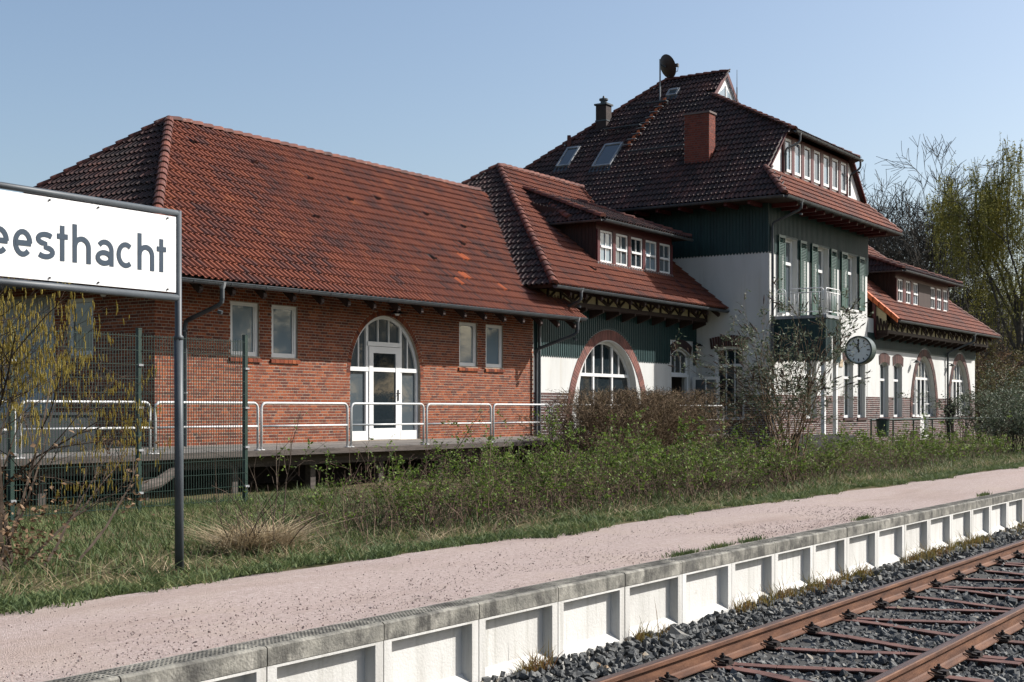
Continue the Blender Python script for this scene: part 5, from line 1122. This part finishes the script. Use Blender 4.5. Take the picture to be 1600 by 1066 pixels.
# ------------------------------------------------------------------ grass
def grass(name, N, posf, h, m='grass', lean=.35, w_=.006, parent=None):
    P = posf(N); N = len(P); hh = h * rng.lognormal(0, .35, N); a = rng.uniform(0, 6.28, N); le = rng.normal(0, lean, (N, 2)) * hh[:, None]
    sx, sy = np.cos(a) * w_, np.sin(a) * w_; z0 = np.zeros(N)
    b0 = P + np.stack([sx, sy, z0], 1); b1 = P - np.stack([sx, sy, z0], 1); mid = P + np.stack([le[:, 0] * .4, le[:, 1] * .4, hh * .6], 1)
    m0 = mid + np.stack([sx * .8, sy * .8, z0], 1); m1 = mid - np.stack([sx * .8, sy * .8, z0], 1); tp = P + np.stack([le[:, 0], le[:, 1], hh], 1)
    v = np.stack([b0, b1, m1, m0, tp, tp], 1); v[:, 5] = tp + np.stack([sx, sy, z0], 1) * .15
    f = np.array([(0, 1, 2, 3), (3, 2, 4, 5)]); fs = (f[None] + (np.arange(N) * 6)[:, None, None]).reshape(-1, 4)
    return np_mesh(name, v.reshape(-1, 3), fs, m, np.repeat(rng.random(N), 6), parent)
hzv = np.vectorize(hz)
def edge_y(x): return 7.72 + .16 * np.sin(x * .9) + .10 * np.sin(x * 2.3 + 1) + .07 * np.sin(x * 5.1)
def verge(N):     # tufts along the platform's inner edge
    nt_ = N // 26; tx = 4 + 46 * rng.random(nt_) ** 1.5; ty = edge_y(tx) + np.abs(rng.normal(0, .42, nt_)) + rng.normal(0, .05, nt_)
    X = np.repeat(tx, 26) + rng.normal(0, .05, nt_ * 26); Y = np.repeat(ty, 26) + rng.normal(0, .045, nt_ * 26); return np.stack([X, Y, np.maximum(hzv(X, Y), np.where(Y < 8.0, .466, 0)) - .01], 1)
tag(grass('verge_grass', 44000, verge, .048, lean=.9), 'short green grass fringe along the inner platform edge', 'grass', kind='stuff')
def lawn(N): X = 4.5 + 14 * rng.random(N); Y = 8.6 + 7.8 * rng.random(N); return np.stack([X, Y, hzv(X, Y) - .01], 1)
tag(grass('meadow_grass', 33000, lawn, .085, lean=.6), 'rough green meadow grass between the platform and the fence', 'grass', kind='stuff')
def lawn2(N): X = 18 + 32 * rng.random(N); Y = 8.3 + 3.5 * rng.random(N); return np.stack([X, Y, hzv(X, Y) - .01], 1)
tag(grass('hedge_grass', 11000, lawn2, .10, w_=.008, lean=.6), 'green grass at the foot of the hedge row', 'grass', kind='stuff')
def drylit(N): X = 4.5 + 34 * rng.random(N) ** 1.3; Y = 8.35 + np.abs(rng.normal(0, .5, N)); return np.stack([X, Y, hzv(X, Y) - .01], 1)
tag(grass('dry_litter', 3200, drylit, .085, 'straw', lean=1.8, w_=.004), 'pale dry stalks lying in the verge', 'dry grass', kind='stuff')
def weeds(N):
    nt_ = N // 14; tx = 8 + 34 * rng.random(nt_) ** 1.2; tx = tx[(np.sin(tx * 1.1) + np.sin(tx * 2.7) + tx / 14) > .55]; nt_ = len(tx); X = np.repeat(tx, 14) + rng.normal(0, .06, nt_ * 14); Y = 5.24 - np.abs(rng.normal(0, .12, nt_ * 14)) * np.clip((X - 6) / 12, .3, 1.6); return np.stack([X, Y, np.full(len(X), -.08)], 1)
tag(grass('wall_weeds', 5200, weeds, .10, 'weed', lean=.5, w_=.004), 'reddish yellow weeds at the foot of the platform wall', 'weeds', kind='stuff')
def edge_tufts(N): X = np.repeat(np.array([11.2, 11.9, 12.7, 16.0, 21.5, 24.8]), N // 6) + rng.normal(0, .16, N // 6 * 6); Y = 5.53 + np.abs(rng.normal(0, .035, len(X))); return np.stack([X, Y, np.full(len(X), .464)], 1)
tag(grass('coping_weeds', 1500, edge_tufts, .035, 'grass', w_=.004), 'small green weeds behind the platform coping', 'weeds', kind='stuff')
# ------------------------------------------------------------------ dry grass tussock
tus = thing('dry_tussock', 'straw-coloured dry grass tussock at the platform verge', 'dry grass', (9.2, 9.0, .45))
def tuss(N): A = rng.normal(0, .15, (N, 2)) + rng.choice([-.16, 0.05, .22], N)[:, None] * np.array([[1, .25]]); X, Y = 9.35 + A[:, 0] * .95, 9.10 + A[:, 1] * .6; return np.stack([X, Y, hzv(X, Y) - .01], 1)
b = grass('blades', 1700, tuss, .18, 'straw', lean=1.6, w_=.0055, parent=tus)
sg, tp = [], []
for k in range(14): grow((9.25 + rng.normal(0, .25), 9.0 + rng.normal(0, .15), .44), (rng.normal(0, .4), rng.normal(0, .3), 1), rng.uniform(.5, .95), .007, 1, sg, tp, 5, .14, .15, (1, 3))
seg_mesh('stems', sg, 'bark', tus)['kind'] = 'stuff'
# ------------------------------------------------------------------ hazel with catkins
haz = thing('hazel_shrub', 'leafless hazel shrub hung with yellow catkins at left behind the sign', 'shrub', (6.9, 10.2, .45))
sg, tp = [], []
for k in range(26):
    x, y = rng.uniform(6.2, 7.5), rng.uniform(9.6, 11.0); grow((x, y, hz(x, y) - .02), (rng.uniform(-.45, .55), rng.uniform(-.25, .3), 1.05), rng.uniform(1.7, 2.5), .021, 3, sg, tp, 6, .10, .06, (3, 5), .62, .52, .0, .0014)
for k in range(4): x = rng.uniform(7.2, 7.6); grow((x, 9.5 + k * .2, .44), (1.0, rng.uniform(-.2, .2), .55 + .25 * k), 1.7, .016, 3, sg, tp, 6, .10, .03, (3, 4), .6, .5, .05, .0014)
okh = lambda p: p[2] < 3.1 and p[1] > 8.75 and p[0] < 8.45 + .3 * (p[1] - 9)
sg = [s for s in sg if okh(s[3:6])]; tp = [t for t in tp if okh(t[0])]
seg_mesh('branches', sg, 'bark', haz)
cat = []; dl = []
for (p, d, dep) in tp:
    if dep <= 1 and p[2] > 1.0 and rng.random() < .95:
        for k in range(rng.integers(1, 5)):
            q0 = p + rng.normal(0, .03, 3); L = rng.uniform(.040, .080); q1 = q0 + np.array([rng.normal(0, .006), rng.normal(0, .006), -L]); cat.append((*q0, *((q0 + q1) / 2), .0030, .0064)); cat.append((*((q0 + q1) / 2), *q1, .0064, .0036))
    elif p[2] <= 1.6 and rng.random() < .8:
        for k in range(4): dl.append(p + rng.normal(0, .05, 3))
seg_mesh('catkins', cat, 'catkin', haz, 4)['kind'] = 'stuff'
for k in range(1100): dl.append(np.array([rng.uniform(6.3, 7.6), rng.uniform(9.5, 10.6), .5 + abs(rng.normal(0.25, .3))]))
leaf_mesh('dead_leaves', dl, .055, 'deadleaf', haz, .55, .3)['kind'] = 'stuff'
# ------------------------------------------------------------------ bramble thickets
MT['bramble'] = mat('bramble_stem', [(0.0, (0.055, 0.036, 0.030)), (0.6, (0.13, 0.085, 0.062)), (1.0, (0.24, 0.175, 0.125))], rough=.85, scale=8, wn=.3, wr=.75, spec=.15)
def thicket(name, label, x0, x1, y0, y1, nst, h, leaves, lsize=.034, hf=None, lm='leaf', sm='bramble', depth=2, lean=.35):
    sg, tp = [], []
    for k in range(nst):
        x = rng.uniform(x0, x1); y = rng.uniform(y0, y1); H_ = h * (hf(x) if hf else 1) * rng.uniform(.55, 1.12) * (.86 + .16 * math.sin(x * 2.1 + 3 * y) + .10 * math.sin(x * 5.3 + y))
        grow((x, y, hz(x, y) - .02), (rng.normal(0, lean), rng.normal(0, lean), 1), H_, .0058, depth, sg, tp, 5, .17, .14, (2, 3), .65, .50, 0, .0016)
    t = thing(name, label, 'bush', ((x0 + x1) / 2, (y0 + y1) / 2, .45))
    st_ = seg_mesh('stems', sg, sm, t); st_['kind'] = 'stuff'
    S = np.array(sg); w_ = (S[:, 5] - .45).clip(0.02) * (.06 + (np.sin(S[:, 3] * 5.2 + S[:, 5] * 4) * np.sin(S[:, 4] * 4.4 + S[:, 5] * 6 + 1) + .35 * np.sin(S[:, 3] * 13 + 9 * S[:, 4])).clip(0, 1)); idx = rng.choice(len(S), leaves, p=w_ / w_.sum()); u = rng.random((leaves, 1)); P = S[idx, :3] * (1 - u) + S[idx, 3:6] * u + rng.normal(0, .012, (leaves, 3))
    l_ = leaf_mesh('leaves', P, lsize, lm, t, .62); l_['kind'] = 'stuff'
    return t
thicket('bramble_thicket', 'sparse rose and bramble stems with few leaves right of the dry tussock', 10.6, 12.5, 8.9, 10.6, 85, .85, 900, .032, hf=lambda x: .5 + .45 * (x - 10.6) / 1.9)
thicket('bramble_thicket', 'leafy bramble thicket below the arched shed door', 12.2, 15.6, 8.55, 10.9, 330, .92, 7000, .038)
thicket('bramble_thicket', 'leafy bramble thicket in front of the brown bush', 15.4, 19.6, 8.6, 11.2, 410, 1.0, 9300, .043)
thicket('bramble_thicket', 'leafy bramble thicket left of the tall butterfly bush', 19.4, 24.2, 8.75, 11.7, 440, .95, 9800, .046)
thicket('bramble_thicket', 'low mixed hedge right of the butterfly bush before the black wall', 25.5, 31.0, 9.2, 11.8, 430, .72, 4600, .042, hf=lambda x: 1.0)
thicket('bramble_thicket', 'low leafy hedge in front of the far wing railing', 31.0, 41.0, 9.3, 12.4, 420, .82, 6400, .055)
for k, (x, y, L) in enumerate(((13.6, 10.2, 1.5), (15.3, 10.4, 1.35), (11.3, 10.6, 1.4), (10.5, 10.0, 1.2))):
    sg, tp = [], []; grow((x, y, .4), (rng.normal(0, .12), 0, 1), L, .011, 1, sg, tp, 7, .12, .10, (2, 4), .6, .35)
    t = thing('rose_cane', ['tall rose cane with red hips rising before the shed door', 'tall leafy rose cane before the right shed windows', 'arching bare rose cane at left edge of the bramble', 'thin arching rose cane beside the dry tussock'][k], 'plant', (x, y, .45))
    seg_mesh('stem', sg, 'bark', t); S = np.array(sg); n_ = 90 if k < 2 else 26; i_ = rng.choice(len(S), n_); leaf_mesh('leaves', S[i_, 3:6] + rng.normal(0, .02, (n_, 3)), .045, 'leaf', t)['kind'] = 'stuff'
# ------------------------------------------------------------------ brown twiggy bush by the deck
bb = thing('twiggy_bush', 'dense brown twiggy bush before the round arched window', 'bush', (28.3, 15.4, .35))
sg, tp = [], []
for k in range(370):
    x = rng.uniform(26.1, 31.5); t = (x - 28.8) / 2.9; H_ = 1.92 * math.sqrt(max(.08, 1 - t * t * .62)) * rng.uniform(.75, 1.04)
    if x > 30.2: H_ *= .95
    y = rng.uniform(14.5, 16.4); grow((x, y, .3), (rng.normal(0, .25), rng.normal(0, .25), 1), H_, .008, 3, sg, tp, 5, .16, .02, (2, 4), .6, .46, .0, .0034)
sg = [s for s in sg if s[5] < 2.26]
seg_mesh('twigs', sg, 'twigtan', bb)['kind'] = 'stuff'
S = np.array(sg); i_ = rng.choice(len(S), 9000, p=(S[:, 3] - 25).clip(.3) / (S[:, 3] - 25).clip(.3).sum()); leaf_mesh('fine_twigs', S[rng.choice(len(S), 26000), 3:6] + rng.normal(0, .03, (26000, 3)), .13, 'twigtan', bb, .075, 0, .4, .6)['kind'] = 'stuff'; leaf_mesh('buds', S[i_, 3:6] + rng.normal(0, .02, (len(i_), 3)), .030, 'leafolive', bb, .6)['kind'] = 'stuff'
# ------------------------------------------------------------------ butterfly bush
bd_ = thing('butterfly_bush', 'tall loose butterfly bush with grey leaves and brown seed heads', 'bush', (24.0, 9.9, .45))
sg, tp = [], []
for k in range(28):
    a = float(np.clip(rng.normal(-.08, .38), -.9, .5)); grow((24.1 + rng.normal(0, .16), 9.85 + rng.normal(0, .13), .42), (a * .55 - .05, rng.normal(0, .2), 1.0), rng.uniform(1.9, 2.75), .017, 3, sg, tp, 7, .09, .05, (3, 5), .55, .42, .0, .0020)
seg_mesh('branches', sg, 'twigtan', bd_)
S = np.array(sg); w_ = (S[:, 5] - .7).clip(0.0); i_ = rng.choice(len(S), 4300, p=w_ / w_.sum()); leaf_mesh('leaves', S[i_, 3:6] + rng.normal(0, .02, (len(i_), 3)), .075, 'leafgrey', bd_, .36, .25)['kind'] = 'stuff'
sh_ = []
for (p, d, dep) in tp:
    if p[2] > 2.1 and dep >= 1 and rng.random() < .75: d2_ = d + np.array([0, 0, -.15]); q1 = p + d2_ / np.linalg.norm(d2_) * rng.uniform(.09, .17); m_ = (p + q1) / 2; sh_.append((*p, *m_, .006, .014)); sh_.append((*m_, *q1, .014, .004))
seg_mesh('seed_heads', sh_, 'seedhead', bd_, 5)['kind'] = 'stuff'
# ------------------------------------------------------------------ evergreen shrub at right edge and scrub behind
def leafy(name, label, x, y, w_, dpt, h, nst, nl, lm, ls, cat_='shrub'):
    t = thing(name, label, cat_, (x, y, hz(min(x, 150), min(y, 80)))); sg, tp = [], []
    for k in range(nst):
        xx = x + rng.uniform(-w_, w_) * .5; yy = y + rng.uniform(-dpt, dpt) * .5; grow((xx, yy, .4), (rng.normal(0, .3), rng.normal(0, .3), 1), h * rng.uniform(.6, 1.0) * math.sqrt(max(.2, 1 - ((xx - x) / w_ * 1.5) ** 2)), .016 * h / 2, 3, sg, tp, 5, .15, .03, (2, 4), .65, .5, 0, .003)
    seg_mesh('branches', sg, 'bark', t); S = np.array(sg); i_ = rng.choice(len(S), nl, p=(S[:, 5] - .3).clip(.02) / (S[:, 5] - .3).clip(.02).sum()); leaf_mesh('leaves', S[i_, 3:6] + rng.normal(0, ls * .6, (nl, 3)), ls, lm, t, .5)['kind'] = 'stuff'
    return t
leafy('evergreen_shrub', 'grey-green evergreen shrub at the right end of the hedge', 44.6, 10.0, 2.4, 2.0, 1.75, 75, 11000, 'leafgrey', .075)
leafy('evergreen_shrub', 'dark green shrub behind the hedge at right edge', 54.0, 13.2, 4.0, 3.0, 2.5, 60, 8000, 'leafgrey', .09)
for k, (x, y, h, nm) in enumerate(((72.5, 18.2, 3.6, 'brown leafless scrub right of the wing end'), (77.5, 21.0, 5.0, 'brown leafless scrub below the willow'), (83, 22, 5.5, 'tall brown scrub behind the willow trunk'), (90, 27, 6.5, 'tall brown scrub far behind the wing'), (80, 16.0, 3.8, 'brown scrub at right edge beyond the evergreen shrub'))):
    leafy('scrub', nm, x, y, 6.0, 4.0, h, 46, 5200, 'deadleaf' if k % 2 else 'leafolive', .13, 'bush')
far = MB(); far.box(84, 96, 17.5, 22, .4, 2.6); fh = thing('far_shed', 'low grey-roofed hut beyond the wing at right edge', 'building', (90, 19.7, .4)); far.build('wall', 'brick', fh)
q = MB(); q.prism([(83.6, 17.0, 2.5), (83.6, 22.5, 2.5), (83.6, 19.8, 3.9)], (13, 0, 0)); q.build('roof', 'zinc', fh)
# ------------------------------------------------------------------ trees
def bare_tree_mesh(h, seed, spread=.60, depth=5, r=.20, up=.035):
    global rng
    keep = rng; rng = np.random.default_rng(seed); sg, tp = [], []
    tr = []; p = np.array([0, 0, -.2]); segs_main = []
    top = grow((0, 0, -.2), (rng.normal(0, .05), rng.normal(0, .05), 1), h * .30, r, 0, segs_main, tp, 5, .05)
    segs_main = [(s[0], s[1], s[2], s[3], s[4], s[5], max(s[6], r * .62), max(s[7], r * .62)) for s in segs_main]
    n = 9
    for k in range(n):
        a = 2 * math.pi * (k + rng.uniform(-.3, .3)) / n; b_ = top[rng.integers(3, 6)] if k else top[-1]; e = rng.uniform(.15, 1.25)
        grow(b_, (math.cos(a) * e, math.sin(a) * e, 1), h * .44 * rng.uniform(.85, 1.05), r * .5, depth - 1, sg, tp, 6, .12, .0, (4, 6), spread, .60, up, .0080, .30)
    rng = keep; return segs_main, sg
TREES = {}; TOPZ = {}
def bare_tree(label, x, y, h, seed, group='bare trees behind the station', base=.3):
    if seed not in TREES:
        a, b_ = bare_tree_mesh(10.0, seed); A = seg_mesh('trunk', a, 'barkgrey', None, 8); Bm = seg_mesh('crown', b_, 'barkgrey', None, 3); TREES[seed] = (A.data, Bm.data); TOPZ[seed] = max(s_[5] for s_ in b_)
        bpy.data.objects.remove(A); bpy.data.objects.remove(Bm)
    t = thing('bare_tree', label, 'tree', (x, y, base), group); s = h / TOPZ[seed]; t.scale = (s, s, s); t.rotation_euler = (0, 0, random.uniform(0, 6.28))
    for nm, me in zip(('trunk', 'crown'), TREES[seed]): o = bpy.data.objects.new(nm, me); C.objects.link(o); o.parent = t
for (lb, x, y, h, sd) in (('tall bare tree just right of the main roof', 93.6, 31.5, 20.5, 1), ('broad bare tree left of the willow', 90.0, 27.0, 16.8, 2), ('round-crowned bare tree between the main roof and the broad bare tree', 92.0, 29.3, 17.5, 3), ('dense bare tree behind the round-crowned one', 99.0, 32.2, 19.5, 2), ('bare tree behind the far wing dormer', 104, 33.5, 13.5, 3), ('bare tree directly left of the willow trunk', 99.0, 27.0, 12.0, 1), ('bare tree behind the willow', 110.0, 27.0, 13.5, 2), ('bare tree at right edge behind the willow', 104.0, 22.0, 11.5, 3),
                         ('far bare tree above the wing ridge', 120, 40, 14.5, 2), ('far bare tree between the wing and the willow', 124, 34.0, 13.0, 3), ('bare tree hidden low behind the wing end', 88.0, 24.0, 9.0, 3)):
    bare_tree(lb, x, y, h, sd)
for k in range(26): bare_tree('bare tree of the wood edge across the tracks, seen only mirrored in the windows', 56 + (k % 13) * 11 + random.uniform(-3, 3), (-36 if k < 13 else -50) + random.uniform(-3, 3), random.uniform(10, 16), 1 + k % 3, 'wood edge across the tracks', -.3)
# weeping willow
wil = thing('weeping_willow', 'tall weeping willow with yellow-green hanging strands at right edge', 'tree', (78.0, 19.0, .3))
sg, tp, st_ = [], [], []
top = grow((79.6, 18.4, .1), (.06, .02, 1), 8.6, .34, 0, sg, tp, 6, .06); sg = [(*s[:6], .30 - .02 * s[2], .30 - .02 * s[5]) for s in sg]
limbs = []; tp2 = []
for k in range(9):
    a = 2 * math.pi * k / 9 + rng.uniform(-.3, .3); e = rng.uniform(.15, .6); grow(top[rng.integers(3, 7)], (math.cos(a) * e, math.sin(a) * e, 1), rng.uniform(8.6, 11.0), .095, 3, limbs, tp2, 7, .14, .02, (3, 5), .7, .46, .0, .012)
limbs = [s for s in limbs if math.hypot(s[3] - 79.8, s[4] - 18.5) < 3.6 + .1 * s[5]]; tp2 = [t for t in tp2 if math.hypot(t[0][0] - 79.8, t[0][1] - 18.5) < 3.4 + .1 * t[0][2]]
t_ = seg_mesh('trunk', sg, 'barkgrey', wil, 8); seg_mesh('limbs', limbs, 'barkgrey', wil, 4)
Lm = np.array(limbs); ok_ = Lm[Lm[:, 5] > 6.0]; lv = []
tips_ = [t[0] for t in tp2 if t[2] <= 2 and t[0][2] > 5] + [np.array(s[3:6]) for s in limbs if s[5] > 8.0 and s[7] < .04][::2]
for k in range(2000):
    p = tips_[rng.integers(len(tips_))] + rng.normal(0, .25, 3); L = .5 + 4.0 * rng.random() ** 1.6 * min(1, (p[2] - 3) / 6); d = np.array([rng.normal(0, .25), rng.normal(0, .25), -.2]); n_ = 6
    for i in range(n_):
        d = d * .55 + np.array([rng.normal(0, .03), rng.normal(0, .03), -.9]); q_ = p + d / np.linalg.norm(d) * L / n_; st_.append((*p, *q_, .009, .008))
        for j in range(3): lv.append(p + (q_ - p) * rng.random() + rng.normal(0, .03, 3))
        p = q_
seg_mesh('strands', st_, 'willow', wil)['kind'] = 'stuff'; leaf_mesh('leaves', lv, .16, 'willow', wil, .34, 1.0)['kind'] = 'stuff'

# ------------------------------------------------------------------ keep the tree at thing > part > sub-part
def level(o):
    n = 1
    while o.parent is not None: o = o.parent; n += 1
    return n
bpy.context.view_layer.update()
for o in list(bpy.data.objects):
    while level(o) > 3:
        M_ = o.matrix_world.copy(); gp = o.parent.parent; o.parent = gp
        o.matrix_parent_inverse = gp.matrix_world.inverted(); o.matrix_basis = M_
